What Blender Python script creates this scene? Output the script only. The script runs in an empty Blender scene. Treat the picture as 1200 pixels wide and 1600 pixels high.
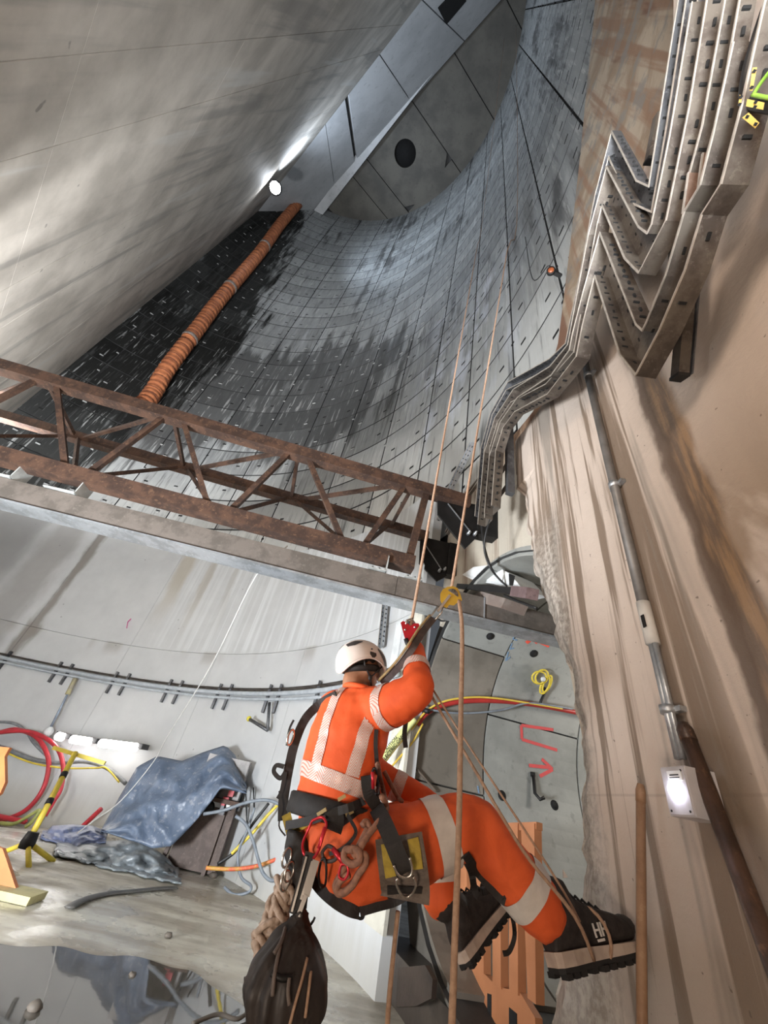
import bpy, bmesh, math, random
from mathutils import Vector, Matrix, noise as mnoise
random.seed(7)
D=bpy.data; SC=bpy.context.scene; COL=SC.collection
pi=math.pi
# ---------------------------------------------------------------- camera
H0=1.3                                   # eye height, shaft floor is z = 0
FPX=600.0                                # focal length for a 1200x1600 frame
ZEN=(775.0,25.0)                         # where plumb lines converge in the frame
def _frame():
    up=Vector((ZEN[0]-600,800-ZEN[1],-FPX)).normalized()
    fw=Vector((0,0,-1)); fw=(fw-up*fw.dot(up)).normalized()
    rt=fw.cross(up)
    return Matrix((rt,fw,up))
CM=_frame()
cam=D.cameras.new('camera'); cam.sensor_fit='VERTICAL'; cam.sensor_height=24; cam.lens=24*FPX/1600
cam.clip_start=.05; cam.clip_end=200
co=D.objects.new('camera',cam); COL.objects.link(co)
co.matrix_world=Matrix.Translation((0,0,H0))@CM.to_4x4(); SC.camera=co
# ---------------------------------------------------------------- world, exposure, large lights
w=D.worlds.new('world'); SC.world=w; w.use_nodes=True
w.node_tree.nodes['Background'].inputs[0].default_value=(.8,.88,1,1)
w.node_tree.nodes['Background'].inputs[1].default_value=.05
SC.view_settings.view_transform='Standard'; SC.view_settings.look='None'
SC.view_settings.gamma=1; SC.view_settings.use_curve_mapping=False
SC.view_settings.exposure=1.0
def lamp(name,kind,loc,power,color,size=.3,target=None,spot=None):
    l=D.lights.new(name,kind); l.energy=power; l.color=color
    if kind=='AREA': l.shape='DISK'; l.size=size
    else: l.shadow_soft_size=size
    if spot: l.spot_size=math.radians(spot); l.spot_blend=.6
    o=D.objects.new(name,l); COL.objects.link(o); o.location=loc
    if target is not None:
        o.rotation_euler=(Vector(target)-Vector(loc)).to_track_quat('-Z','Y').to_euler()
    return o
lamp('flood_light','SPOT',(-10.6,8.4,31.0),1650,(.72,.84,1),.3,(-2,4,33.5),160)
lamp('fill_light_floor','SPOT',(-3.2,1.0,.6),1250,(.90,.95,1),.5,(-2.2,9,7),140)  # added fill from low left, brightens lining and far wall; no fixture
lamp('fill_light_left','SPOT',(-6.7,4.7,1.0),7000,(.95,.97,1),.5,(-11.2,6.6,15),90)  # invented lamp out of frame, put in to lift the dividing wall
lamp('fill_light_high','SPOT',(.1,-.7,2.4),1100,(.90,.95,1),.5,(-3.6,9,24),80)  # extra unseen spot beside the camera, added to brighten the far segments
lamp('work_light_near','SPOT',(-.9,-.9,.35),85,(1,.82,.66),.35,(1.0,3.2,6.0),160)
lamp('fill_light_wall','SPOT',(-1.1,-.9,3.4),105,(1,.83,.70),.4,(1.4,1.7,4.6),110)  # made-up warm spot behind the camera, raises the right wall and trays
lamp('work_light_back','SPOT',(-.2,-1.7,1.4),240,(1,.80,.62),.4,(-7,4,12),100)
lamp('tunnel_light','POINT',(4.2,4.6,2.9),42,(1,.93,.84),.2)
# ---------------------------------------------------------------- measuring helpers
CX,CY=-9.2,1.73                          # shaft axis
def ray(x,y): return (CM@Vector((x-600,800-y,-FPX))).normalized()
def atY(x,y,Y):
    r=ray(x,y); return r*(Y/r.y)+Vector((0,0,H0))
def atz(x,y,z):
    r=ray(x,y); return r*((z-H0)/r.z)+Vector((0,0,H0))
def hit(x,y,p,n):
    r=ray(x,y); n=Vector(n); return r*((Vector(p)-Vector((0,0,H0))).dot(n)/r.dot(n))+Vector((0,0,H0))
def oncyl(x,y,R):
    r=ray(x,y); a=r.x*r.x+r.y*r.y; b=-2*(r.x*CX+r.y*CY); c=CX*CX+CY*CY-R*R
    t=(-b+math.sqrt(b*b-4*a*c))/(2*a); return r*t+Vector((0,0,H0))
def thz(x,y,R):
    p=oncyl(x,y,R); return math.degrees(math.atan2(p.y-CY,p.x-CX)),p.z
def P(th,R,z):
    t=math.radians(th); return Vector((CX+R*math.cos(t),CY+R*math.sin(t),z))
# ---------------------------------------------------------------- mesh helpers
class MB:
    def __init__(s): s.v=[]; s.f=[]; s.m=[]; s.sm=[]
    def add(s,vs,fs,mi=0,smooth=False):
        o=len(s.v); s.v+= [Vector(v) for v in vs]
        for f in fs: s.f.append([i+o for i in f]); s.m.append(mi); s.sm.append(smooth)
        return s
    def hexa(s,a,b,mi=0):                # two quads (4 pts each) joined
        n=len(a)
        fs=[list(range(n))[::-1],[i+n for i in range(n)]]+[[i,(i+1)%n,(i+1)%n+n,i+n] for i in range(n)]
        return s.add(list(a)+list(b),fs,mi)
    def box(s,c,d,ax=None,mi=0):         # centre, full sizes, axes (3 vectors)
        c=Vector(c); X,Y,Z=[Vector(q) for q in (ax or ((1,0,0),(0,1,0),(0,0,1)))]
        X,Y,Z=X*d[0]/2,Y*d[1]/2,Z*d[2]/2
        return s.hexa([c-X-Y-Z,c+X-Y-Z,c+X+Y-Z,c-X+Y-Z],[c-X-Y+Z,c+X-Y+Z,c+X+Y+Z,c-X+Y+Z],mi)
    def bar(s,a,b,w,h,up=(0,0,1),mi=0):  # rectangular bar from a to b
        a,b=Vector(a),Vector(b); d=(b-a).normalized(); u=Vector(up); x=d.cross(u)
        if x.length<1e-4: x=d.cross(Vector((1,0,0)))
        x.normalize(); u=x.cross(d).normalized(); x*=w/2; u*=h/2
        return s.hexa([a-x-u,a+x-u,a+x+u,a-x+u],[b-x-u,b+x-u,b+x+u,b-x+u],mi)
    def tube(s,pts,r,n=8,mi=0,smooth=True,closed=False,flat=1.0,up=None):
        pts=[Vector(p) for p in pts]; N=len(pts); rs=r if isinstance(r,(list,tuple)) else [r]*N
        vs=[];fs=[]; prev=None
        for i,p in enumerate(pts):
            if closed: d=pts[(i+1)%N]-pts[i-1]
            else: d=pts[min(i+1,N-1)]-pts[max(i-1,0)]
            d=d.normalized() if d.length>1e-9 else Vector((0,0,1))
            if prev is None:
                u=Vector(up) if up is not None else (Vector((0,0,1)) if abs(d.z)<.9 else Vector((1,0,0)))
            else: u=prev
            u=(u-d*u.dot(d)); u=u.normalized() if u.length>1e-6 else d.orthogonal().normalized()
            prev=u; x=d.cross(u)
            for k in range(n):
                a=2*pi*k/n; vs.append(p+(x*math.cos(a)+u*math.sin(a)*flat)*rs[i])
        for i in range(N if closed else N-1):
            for k in range(n):
                a=i*n+k; b=i*n+(k+1)%n; c=((i+1)%N)*n; fs.append([a,b,c+(k+1)%n,c+k])
        if not closed: fs+= [list(range(n))[::-1],[(N-1)*n+k for k in range(n)]]
        return s.add(vs,fs,mi,smooth)
    def lathe(s,prof,o=(0,0,0),ax=(0,0,1),n=20,mi=0,smooth=True,caps=True):  # prof = (radius, along)
        o=Vector(o); d=Vector(ax).normalized(); x=d.orthogonal().normalized(); y=d.cross(x); vs=[];fs=[]
        for (r,h) in prof:
            for k in range(n): a=2*pi*k/n; vs.append(o+d*h+(x*math.cos(a)+y*math.sin(a))*r)
        for i in range(len(prof)-1):
            for k in range(n): fs.append([i*n+k,i*n+(k+1)%n,(i+1)*n+(k+1)%n,(i+1)*n+k])
        if caps: fs+= [list(range(n))[::-1],[(len(prof)-1)*n+k for k in range(n)]]
        return s.add(vs,fs,mi,smooth)
    def ball(s,c,r,ax=None,n=12,mi=0):
        c=Vector(c); X,Y,Z=[Vector(q) for q in (ax or ((1,0,0),(0,1,0),(0,0,1)))]
        r=r if isinstance(r,(list,tuple)) else (r,r,r); vs=[];fs=[];m=n//2
        for i in range(1,m):
            t=pi*i/m
            for k in range(n): a=2*pi*k/n; vs.append(c+X*(r[0]*math.sin(t)*math.cos(a))+Y*(r[1]*math.sin(t)*math.sin(a))+Z*(r[2]*math.cos(t)))
        top=len(vs); vs+=[c+Z*r[2],c-Z*r[2]]
        for i in range(m-2):
            for k in range(n): fs.append([i*n+k,(i+1)*n+k,(i+1)*n+(k+1)%n,i*n+(k+1)%n])
        for k in range(n): fs.append([top,k,(k+1)%n]); fs.append([top+1,(m-2)*n+(k+1)%n,(m-2)*n+k])
        return s.add(vs,fs,mi,True)
    def prism(s,poly,d,mi=0):            # extrude a planar polygon by vector d
        poly=[Vector(p) for p in poly]; d=Vector(d); return s.hexa(poly,[p+d for p in poly],mi)
    def grid(s,rows,mi=0,smooth=True):   # rows of points
        n=len(rows[0]); vs=[p for r in rows for p in r]
        return s.add(vs,[[i*n+k,i*n+k+1,(i+1)*n+k+1,(i+1)*n+k] for i in range(len(rows)-1) for k in range(n-1)],mi,smooth)
ORG={}
def link(name,me,mat,parent,loc):
    o=D.objects.new(name,me); COL.objects.link(o)
    for m in (mat if isinstance(mat,(list,tuple)) else [mat]): me.materials.append(m)
    ORG[o]=Vector(loc)
    if parent is not None: o.parent=parent; o.location=Vector(loc)-ORG[parent]
    else: o.location=loc
    return o
def tag(o,label=None,cat=None,group=None,kind=None):
    if label: o['label']=label
    if cat: o['category']=cat
    if group: o['group']=group
    if kind: o['kind']=kind
    return o
def build(name,mb,mat,parent=None,label=None,cat=None,group=None,kind=None,loc=None,fixn=True):
    vs=mb.v
    if loc is None:
        if parent is not None: loc=ORG[parent]
        else: loc=Vector((sum(v.x for v in vs)/len(vs),sum(v.y for v in vs)/len(vs),min(v.z for v in vs)))
    loc=Vector(loc)
    me=D.meshes.new(name); me.from_pydata([v-loc for v in vs],[],mb.f)
    me.polygons.foreach_set('material_index',mb.m); me.polygons.foreach_set('use_smooth',mb.sm)
    if fixn:
        bm=bmesh.new(); bm.from_mesh(me); bmesh.ops.recalc_face_normals(bm,faces=bm.faces); bm.to_mesh(me); bm.free()
    me.update()
    return tag(link(name,me,mat,parent,loc),label,cat,group,kind)
def thing(name,label,cat,loc,group=None):
    o=D.objects.new(name,None); COL.objects.link(o); o.location=loc; o.empty_display_size=.1; ORG[o]=Vector(loc)
    return tag(o,label,cat,group)
def struct(name,mb,mat,**k): return build(name,mb,mat,kind='structure',**k)
def smooth_path(pts,n=6):               # Catmull-Rom
    pts=[Vector(p) for p in pts]; out=[]
    for i in range(len(pts)-1):
        p0=pts[max(i-1,0)];p1=pts[i];p2=pts[i+1];p3=pts[min(i+2,len(pts)-1)]
        for k in range(n):
            t=k/n; out.append(.5*((2*p1)+(p2-p0)*t+(2*p0-5*p1+4*p2-p3)*t*t+(3*p1-p0-3*p2+p3)*t**3))
    return out+[pts[-1]]
# ---------------------------------------------------------------- materials
class NT:
    def __init__(s,name):
        s.m=D.materials.new(name); s.m.use_nodes=True; s.t=s.m.node_tree; s.b=s.t.nodes['Principled BSDF']
    def n(s,typ,**k):
        q=s.t.nodes.new(typ)
        for a,b in k.items(): setattr(q,a,b)
        return q
    def put(s,sock,v):
        if hasattr(v,'is_output') or isinstance(v,bpy.types.NodeSocket): s.t.links.new(v,sock)
        else: sock.default_value=v
    def math(s,op,a,b=0.0,c=0.0,clamp=False):
        q=s.n('ShaderNodeMath',operation=op,use_clamp=clamp)
        for i,v in enumerate((a,b,c)): s.put(q.inputs[i],v)
        return q.outputs[0]
    def comb(s,x,y,z):
        q=s.n('ShaderNodeCombineXYZ')
        for i,v in enumerate((x,y,z)): s.put(q.inputs[i],v)
        return q.outputs[0]
    def sep(s,v):
        q=s.n('ShaderNodeSeparateXYZ'); s.put(q.inputs[0],v); return q.outputs
    def vmul(s,v,sc):
        q=s.n('ShaderNodeVectorMath',operation='MULTIPLY'); s.put(q.inputs[0],v); q.inputs[1].default_value=sc; return q.outputs[0]
    def noise(s,v,scale=1,detail=4,rough=.55,dist=0):
        q=s.n('ShaderNodeTexNoise'); s.put(q.inputs['Vector'],v); q.inputs['Scale'].default_value=scale
        q.inputs['Detail'].default_value=detail; q.inputs['Roughness'].default_value=rough; q.inputs['Distortion'].default_value=dist
        return q.outputs['Fac']
    def ramp(s,v,lo,hi,a=0.0,b=1.0):
        q=s.n('ShaderNodeMapRange',interpolation_type='SMOOTHSTEP'); s.put(q.inputs[0],v)
        for i,x in enumerate((lo,hi,a,b)): q.inputs[i+1].default_value=x
        return q.outputs[0]
    def band(s,v,c,w,soft): # 1 inside |v-c|<w
        d=s.math('ABSOLUTE',s.math('SUBTRACT',v,c)); return s.ramp(d,w,w+soft,1.0,0.0)
    def mix(s,f,a,b,mode='MIX'):
        q=s.n('ShaderNodeMix',data_type='RGBA',blend_type=mode); s.put(q.inputs[0],f)
        for i,v in ((6,a),(7,b)): s.put(q.inputs[i],(*v,1) if isinstance(v,(tuple,list)) and len(v)==3 else v)
        return q.outputs[2]
    def pos(s): return s.n('ShaderNodeNewGeometry').outputs['Position']
    def obj(s): return s.n('ShaderNodeTexCoord').outputs['Object']
    def rnd(s): return s.n('ShaderNodeObjectInfo').outputs['Random']
    def cyl(s):                         # (arc length, height) round the shaft axis
        x,y,z=s.sep(s.pos())
        th=s.math('ARCTAN2',s.math('SUBTRACT',y,CY),s.math('SUBTRACT',x,CX))
        deg=s.math('MULTIPLY',th,180/pi)
        return s.math('MULTIPLY',th,10.6),z,deg
    def bump(s,h,st=.3,dist=.02):
        q=s.n('ShaderNodeBump'); q.inputs['Strength'].default_value=st; q.inputs['Distance'].default_value=dist
        s.put(q.inputs['Height'],h); s.t.links.new(q.outputs[0],s.b.inputs['Normal'])
    def done(s,col,rough=.7,metal=0.0,**k):
        s.put(s.b.inputs['Base Color'],(*col,1) if isinstance(col,(tuple,list)) and len(col)==3 else col)
        s.put(s.b.inputs['Roughness'],rough); s.put(s.b.inputs['Metallic'],metal)
        for a,v in k.items(): s.put(s.b.inputs[a],v)
        return s.m
def simple(name,a,b=None,rough=.6,metal=0.0,scale=8,bump=.15,stretch=(1,1,1),lo=.35,hi=.65):
    t=NT(name); v=t.vmul(t.obj(),stretch); n=t.noise(v,scale,5)
    b=b or tuple(c*.7 for c in a)
    if bump: t.bump(n,bump,.01)
    return t.done(t.mix(t.ramp(n,lo,hi),b,a),rough,metal)
def emis(name,col,strength):
    t=NT(name); t.b.inputs['Emission Color'].default_value=(*col,1); t.b.inputs['Emission Strength'].default_value=strength
    return t.done(col,.4)
# ================================================================ STRUCTURE
def m_segments():
    t=NT('precast_concrete'); s,z,deg=t.cyl()
    fine=t.noise(t.comb(s,t.math('MULTIPLY',z,.12),0),5,5,.6)
    low=t.noise(t.comb(t.math('MULTIPLY',s,.30),t.math('MULTIPLY',z,.16),3.0),1,3)
    strk=t.noise(t.comb(t.math('MULTIPLY',s,2.2),t.math('MULTIPLY',z,.22),9.0),1,4,.6)
    mott=t.noise(t.comb(s,z,0),2.2,5,.6)
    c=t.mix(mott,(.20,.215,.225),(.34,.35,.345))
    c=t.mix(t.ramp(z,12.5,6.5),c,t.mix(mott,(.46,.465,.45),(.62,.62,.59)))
    c=t.mix(t.math('MULTIPLY',t.ramp(fine,.52,.68),.45),c,(.50,.51,.50))
    # dark drip stains
    reg=t.math('MULTIPLY',t.ramp(z,10.5,14.0),t.ramp(z,24,18)); reg=t.math('MULTIPLY',reg,t.ramp(deg,36,50))
    d=t.math('ADD',t.math('MULTIPLY',strk,.6),t.math('MULTIPLY',low,.55))
    d=t.ramp(t.math('ADD',d,t.math('MULTIPLY',reg,.20)),.60,.72)
    c=t.mix(t.math('MULTIPLY',d,.82),c,(.035,.035,.035))
    # black wet area next to the dividing wall
    edge=t.math('ADD',t.math('SUBTRACT',deg,t.math('MULTIPLY',t.math('ABSOLUTE',t.math('SUBTRACT',z,21.0)),.75)),t.math('MULTIPLY',t.math('SUBTRACT',strk,.5),26))
    wet=t.ramp(edge,91.0,95.5)
    holes=t.ramp(t.noise(t.comb(t.math('MULTIPLY',s,1.6),t.math('MULTIPLY',z,.35),5.0),1,4),.62,.70)
    wet2=t.math('MULTIPLY',wet,t.math('SUBTRACT',1.0,t.math('MULTIPLY',holes,.4)))
    c=t.mix(t.math('MULTIPLY',wet2,.93),c,(.012,.012,.011))
    # lime bloom
    bl=t.math('MULTIPLY',t.band(deg,21,7,8),t.band(z,13.2,3.2,2.5))
    bl=t.math('MULTIPLY',bl,t.ramp(t.math('ADD',t.math('MULTIPLY',strk,.6),t.math('MULTIPLY',t.noise(t.comb(s,t.math('MULTIPLY',z,.5),1.0),1.3,5),.5)),.53,.66))
    c=t.mix(t.math('MULTIPLY',bl,.8),c,(.62,.66,.74))
    f2=t.noise(t.comb(t.math('MULTIPLY',s,9.0),t.math('MULTIPLY',z,.55),2.0),1,4,.6)
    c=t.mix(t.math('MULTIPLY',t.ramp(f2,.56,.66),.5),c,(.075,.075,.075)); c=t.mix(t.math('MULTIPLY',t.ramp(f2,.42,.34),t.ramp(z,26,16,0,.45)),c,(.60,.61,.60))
    v=t.math('ADD',.74,t.math('MULTIPLY',t.rnd(),.48))
    q=t.n('ShaderNodeHueSaturation'); t.put(q.inputs['Color'],c); t.put(q.inputs['Value'],v)
    t.bump(mott,.25,.02)
    return t.done(q.outputs[0],t.math('ADD',t.ramp(strk,.3,.7,.42,.75),t.math('MULTIPLY',wet2,.3)),0,**{'Specular IOR Level':t.math('SUBTRACT',.5,t.math('MULTIPLY',wet2,.45))})
def m_lining():
    t=NT('cast_lining'); s,z,deg=t.cyl()
    form=t.noise(t.comb(t.math('MULTIPLY',s,6.0),t.math('MULTIPLY',z,.06),0),1,4,.65)
    mott=t.noise(t.comb(s,z,0),1.4,5,.6)
    c=t.mix(mott,(.43,.44,.45),(.60,.61,.61))
    c=t.mix(t.math('MULTIPLY',t.math('MULTIPLY',t.ramp(form,.46,.64),t.ramp(z,3.6,3.8)),t.ramp(deg,75,62,.0,.6)),c,(.70,.72,.73))
    wob=t.math('ADD',deg,t.math('MULTIPLY',t.math('SUBTRACT',t.noise(t.comb(t.math('MULTIPLY',s,1.5),t.math('MULTIPLY',z,.6),4.0),1,4),.5),4.0))
    for c0,w,sf,z0,z1,col,a in ((90.6,.35,1.0,2.2,3.0,(.17,.145,.12),.75),(96,1.6,2.0,2.6,3.2,(.20,.18,.16),.5),(104,2.5,4,2.5,4,(.16,.15,.14),.6),
                          (71.5,.7,1.5,3.9,6.0,(.36,.30,.20),.55),(66,.4,1.0,3.6,5.8,(.32,.27,.20),.5),(60,.3,.9,3.4,6.2,(.36,.34,.30),.4)):
        c=t.mix(t.math('MULTIPLY',t.math('MULTIPLY',t.band(wob,c0,w,sf),t.ramp(z,z0,z1)),a),c,col)
    c=t.mix(t.math('MULTIPLY',t.math('MULTIPLY',t.ramp(z,3.72,3.66),t.ramp(t.noise(t.comb(s,0,0),.8,2),.5,.62)),t.ramp(z,3.25,3.6,0,.5)),c,(.25,.22,.19))
    c=t.mix(t.ramp(t.math('ADD',z,t.math('MULTIPLY',form,.5)),.75,.25,0,.55),c,(.36,.34,.29))
    sp=t.n('ShaderNodeTexVoronoi'); t.put(sp.inputs['Vector'],t.comb(s,z,0)); sp.inputs['Scale'].default_value=1.7
    c=t.mix(t.math('MULTIPLY',t.ramp(sp.outputs['Distance'],.045,.03),.6),c,(.2,.2,.2))
    t.bump(mott,.12,.02)
    return t.done(c,.62)
def m_right(collar):
    t=NT('collar_concrete' if collar else 'stained_concrete'); s,z,deg=t.cyl()
    strk=t.noise(t.comb(t.math('MULTIPLY',s,7.5),t.math('MULTIPLY',z,.25),0),1,5,.55,.3)
    strk2=t.noise(t.comb(t.math('MULTIPLY',s,2.6),t.math('MULTIPLY',z,.22),7.0),1,4,.6,.4)
    mott=t.noise(t.comb(s,z,0),2.6,6,.65)
    fine=t.noise(t.comb(s,z,0),22,4,.7)
    if collar:
        c=t.mix(mott,(.33,.26,.19),(.52,.43,.33))
        big=t.noise(t.comb(s,z,3.0),.9,6,.65,.6)
        c=t.mix(t.math('MULTIPLY',t.ramp(big,.44,.58),.75),c,(.235,.155,.09)); c=t.mix(t.math('MULTIPLY',t.ramp(big,.60,.66),.7),c,(.16,.15,.135))
        c=t.mix(t.math('MULTIPLY',t.ramp(strk,.45,.60),.8),c,(.25,.135,.075))
        c=t.mix(t.math('MULTIPLY',t.ramp(strk2,.53,.62),.85),c,(.15,.065,.035))
        c=t.mix(t.math('MULTIPLY',t.math('MULTIPLY',t.ramp(mott,.52,.6),t.ramp(z,6.3,7.3)),.75),c,(.22,.21,.19))
        c=t.mix(t.math('MULTIPLY',t.math('MULTIPLY',t.ramp(z,5.7,5.0),t.ramp(strk2,.66,.5)),.85),c,t.mix(mott,(.50,.45,.37),(.66,.61,.52)))
    else:
        c=t.mix(mott,(.53,.44,.375),(.66,.565,.49))
        left=t.ramp(deg,-2.6,-1.4)
        c=t.mix(t.math('MULTIPLY',t.math('MULTIPLY',t.ramp(strk,.49,.56),.95),left),c,(.23,.17,.125))
        c=t.mix(t.math('MULTIPLY',t.math('MULTIPLY',t.ramp(strk2,.56,.62),.75),left),c,(.27,.235,.20))
        wob=t.math('ADD',deg,t.math('MULTIPLY',t.math('SUBTRACT',t.noise(t.comb(t.math('MULTIPLY',s,4.0),t.math('MULTIPLY',z,2.0),2.0),1,5),.5),.9))
        # brown wet film and paler tongues right of the rust line
        wetn=t.noise(t.comb(t.math('MULTIPLY',s,1.7),t.math('MULTIPLY',z,.9),5.0),1,5,.55,.5)
        wetm=t.math('MULTIPLY',t.math('MULTIPLY',t.ramp(wob,-2.55,-2.75),t.ramp(wetn,.60,.48)),t.ramp(z,3.3,2.3,.22,1.0))
        c=t.mix(t.math('MULTIPLY',wetm,.82),c,t.mix(strk,(.215,.145,.095),(.31,.225,.155)))
        rb=t.band(wob,-3.15,.22,.35); c=t.mix(t.math('MULTIPLY',rb,.8),c,t.mix(t.ramp(t.noise(t.comb(t.math('MULTIPLY',s,3.5),t.math('MULTIPLY',z,.35),0),6,6,.65),.40,.60),(.085,.05,.03),(.27,.155,.07)))
        rb=t.band(wob,-2.66,.10,.22); c=t.mix(t.math('MULTIPLY',rb,.85),c,(.10,.065,.045))
        # broken, wet band along the rough portal edge
        ed=t.math('ADD',deg,t.math('MULTIPLY',t.math('SUBTRACT',mott,.5),3.0))
        em=t.math('MULTIPLY',t.ramp(ed,2.7,3.9),t.ramp(z,3.7,3.0))
        c=t.mix(t.math('MULTIPLY',em,.75),c,t.mix(t.ramp(fine,.4,.6),(.20,.175,.15),(.46,.42,.37)))
        c=t.mix(t.math('MULTIPLY',t.band(z,1.55,.002,.006),.25),c,(.2,.15,.12))
    if not collar: c=t.mix(t.ramp(z,1.7,.5,0,.45),c,(.24,.20,.17))
    c=t.mix(t.math('MULTIPLY',t.ramp(t.noise(t.comb(s,z,0),30,2),.70,.76),.7),c,(.12,.09,.07))
    h=t.math('ADD',fine,t.math('MULTIPLY',strk,.8)); t.bump(h,.35,.012)
    return t.done(c,t.ramp(strk2,.4,.62,.62,.32) if not collar else .6)
def m_flat():
    t=NT('wall_concrete'); x,y,z=t.sep(t.pos())
    s=t.math('SUBTRACT',t.math('MULTIPLY',x,.682),t.math('MULTIPLY',y,.731))
    mott=t.noise(t.comb(s,z,0),.55,6,.6)
    dr=t.noise(t.comb(t.math('ADD',t.math('MULTIPLY',s,1.3),t.math('MULTIPLY',z,.12)),t.math('MULTIPLY',z,.10),3.0),1,4,.55,.3)
    c=t.mix(t.ramp(mott,.3,.7),(.37,.335,.29),(.60,.55,.485))
    c=t.mix(t.math('MULTIPLY',t.ramp(dr,.54,.66),.5),c,(.20,.19,.175))
    c=t.mix(t.math('MULTIPLY',t.ramp(dr,.40,.30),.6),c,(.58,.57,.54))
    c=t.mix(t.math('MULTIPLY',t.ramp(t.noise(t.comb(s,z,0),2.6,2),.72,.76),.6),c,(.12,.11,.10))
    t.bump(mott,.2,.03); return t.done(c,.7)
def m_plain(name,a,b,scale=1.2,rough=.7,bump=.2):
    t=NT(name); p=t.pos(); n=t.noise(p,scale,6,.6); n2=t.noise(p,scale*9,4,.6)
    c=t.mix(t.ramp(n,.35,.65),b,a); c=t.mix(t.math('MULTIPLY',t.ramp(n2,.58,.7),.35),c,tuple(x*.5 for x in b))
    t.bump(n2,bump,.01); return t.done(c,rough)
def m_floor():
    t=NT('wet_floor'); p=t.pos(); n=t.noise(p,.9,5,.6); n2=t.noise(p,9,5,.65); g=t.noise(t.vmul(p,(.35,1.6,1)),1.5,4,.6)
    c=t.mix(t.ramp(g,.35,.65),(.33,.29,.225),(.60,.57,.48))
    c=t.mix(t.math('MULTIPLY',t.ramp(n2,.5,.7),.4),c,(.17,.145,.11))
    t.bump(n2,.25,.01)
    return t.done(c,t.ramp(n,.42,.6,.22,.62))
M_SEG=m_segments(); M_LIN=m_lining(); M_SLAB=m_right(False); M_COL=m_right(True); M_FLAT=m_flat(); M_FLOOR=m_floor()
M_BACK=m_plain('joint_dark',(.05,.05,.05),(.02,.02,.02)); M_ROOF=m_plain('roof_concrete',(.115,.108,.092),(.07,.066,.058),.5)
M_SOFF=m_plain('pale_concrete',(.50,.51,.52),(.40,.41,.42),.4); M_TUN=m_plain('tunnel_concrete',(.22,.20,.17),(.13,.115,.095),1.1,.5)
M_TUNP=m_plain('tunnel_concrete_pale',(.30,.305,.285),(.21,.215,.20),1.3,.55)
M_BLACK=simple('black_void',(.004,.004,.004),(.002,.002,.002),.9,bump=0)
M_WHITE=m_plain('white_concrete',(.70,.72,.72),(.58,.60,.60),3)
def lerp(tab,x,rev=True):
    tab=sorted(tab)
    if x<=tab[0][0]: return tab[0][1]
    for (a,b),(c,d) in zip(tab[:-1],tab[1:]):
        if x<=c: return b+(d-b)*(x-a)/(c-a)
    return tab[-1][1]
M_ROOF2=simple('pocket_lime',(.42,.43,.42),(.3,.3,.3),.7,bump=0)
R1,R2,RC=10.6,11.2,10.9
def curved(R0,R1_,t0,t1,z0,z1,n,edge=False):      # curved slab, R0 = face towards the shaft
    mb=MB(); vs=[]
    for i in range(n+1):
        t=t0+(t1-t0)*i/n
        vs+=[P(t,R0,z0),P(t,R0,z1),P(t,R1_,z1),P(t,R1_,z0)]
    fs=[[0,1,2,3],[n*4+3,n*4+2,n*4+1,n*4]]
    for i in range(n):
        a=i*4;b=a+4
        for k in range(4): fs.append([a+k,b+k,b+(k+1)%4,a+(k+1)%4])
    mb.add(vs,fs)
    if edge: mb.m=[1,1]+[0 if k==0 else 1 for i in range(n) for k in range(4)]
    return mb
# --- far wall of precast segments
back=MB(); back.grid([[P(-24+150*i/60,R2+.06,z) for i in range(61)] for z in (5.0,44.2)])
far=struct('wall_far',back,M_BACK,loc=(0,0,0))
SEAM=[124.5,115.3,105,94.5,84,73,61.5,50,38.5,28.5,19.3,11,3.5,-4,-11.5,-19]
ZR=[5.46+1.37*i for i in range(29)]; ZR[-1]=43.75
rest=MB(); cnt=0; G=.10
def colmesh(i):
    t1,t0=SEAM[i],SEAM[i+1]; g=.024/11.2*57.3
    return curved(R2,R2+.22,t0+g,t1-g,.028,1.342,5,True)
cm={}
for k in range(28):
    for i in range(len(SEAM)-1):
        zb=ZR[k]
        lim=3.5 if zb<5.5 else -4 if zb<8 else -19
        if SEAM[i]<=lim and zb<9: continue
        if cnt<300 and (k<24 and i<13):
            if i not in cm:
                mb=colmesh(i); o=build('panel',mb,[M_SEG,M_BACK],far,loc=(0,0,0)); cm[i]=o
            else:
                o=cm[i].copy(); COL.objects.link(o)
            # alternate rings: seams drift a little so joints read as staggered
            o.location=(0,0,zb); cnt+=1
        else:
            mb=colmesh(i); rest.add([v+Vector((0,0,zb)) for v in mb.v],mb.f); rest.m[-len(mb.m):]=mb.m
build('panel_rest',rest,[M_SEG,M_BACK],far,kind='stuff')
# bolt pockets and lifting slots
pk=MB(); rr=random.Random(3)
for k in range(28):
    for i in range(len(SEAM)-1):
        t1,t0=SEAM[i],SEAM[i+1]; zb=ZR[k]
        if t1<3 and zb<12: continue
        for tt,zz in ((t0+.22*(t1-t0),.42),(t0+.78*(t1-t0),.42),(t0+.12,.95)):
            th=tt+rr.uniform(-.3,.3); z=zb+zz+rr.uniform(-.12,.12); wd=.16 if zz<.9 else .10
            dt=wd/2/R2*57.3
            a=[P(th-dt,R2-.004,z),P(th+dt,R2-.004,z),P(th+dt,R2-.004,z+.07),P(th-dt,R2-.004,z+.07)]
            out=(P(th,R2+.05,0)-P(th,R2,0)); pk.hexa(a,[p+out for p in a],0)
            if rr.random()<.45 and th>30:
                a=[P(th-dt,R2-.02,z-.045),P(th+dt,R2-.02,z-.045),P(th+dt,R2-.02,z+.005),P(th-dt,R2-.02,z+.005)]
                pk.hexa(a,[p+out for p in a],1)
build('bolt_pocket',pk,[M_BLACK,M_ROOF2],far,kind='stuff')
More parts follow.
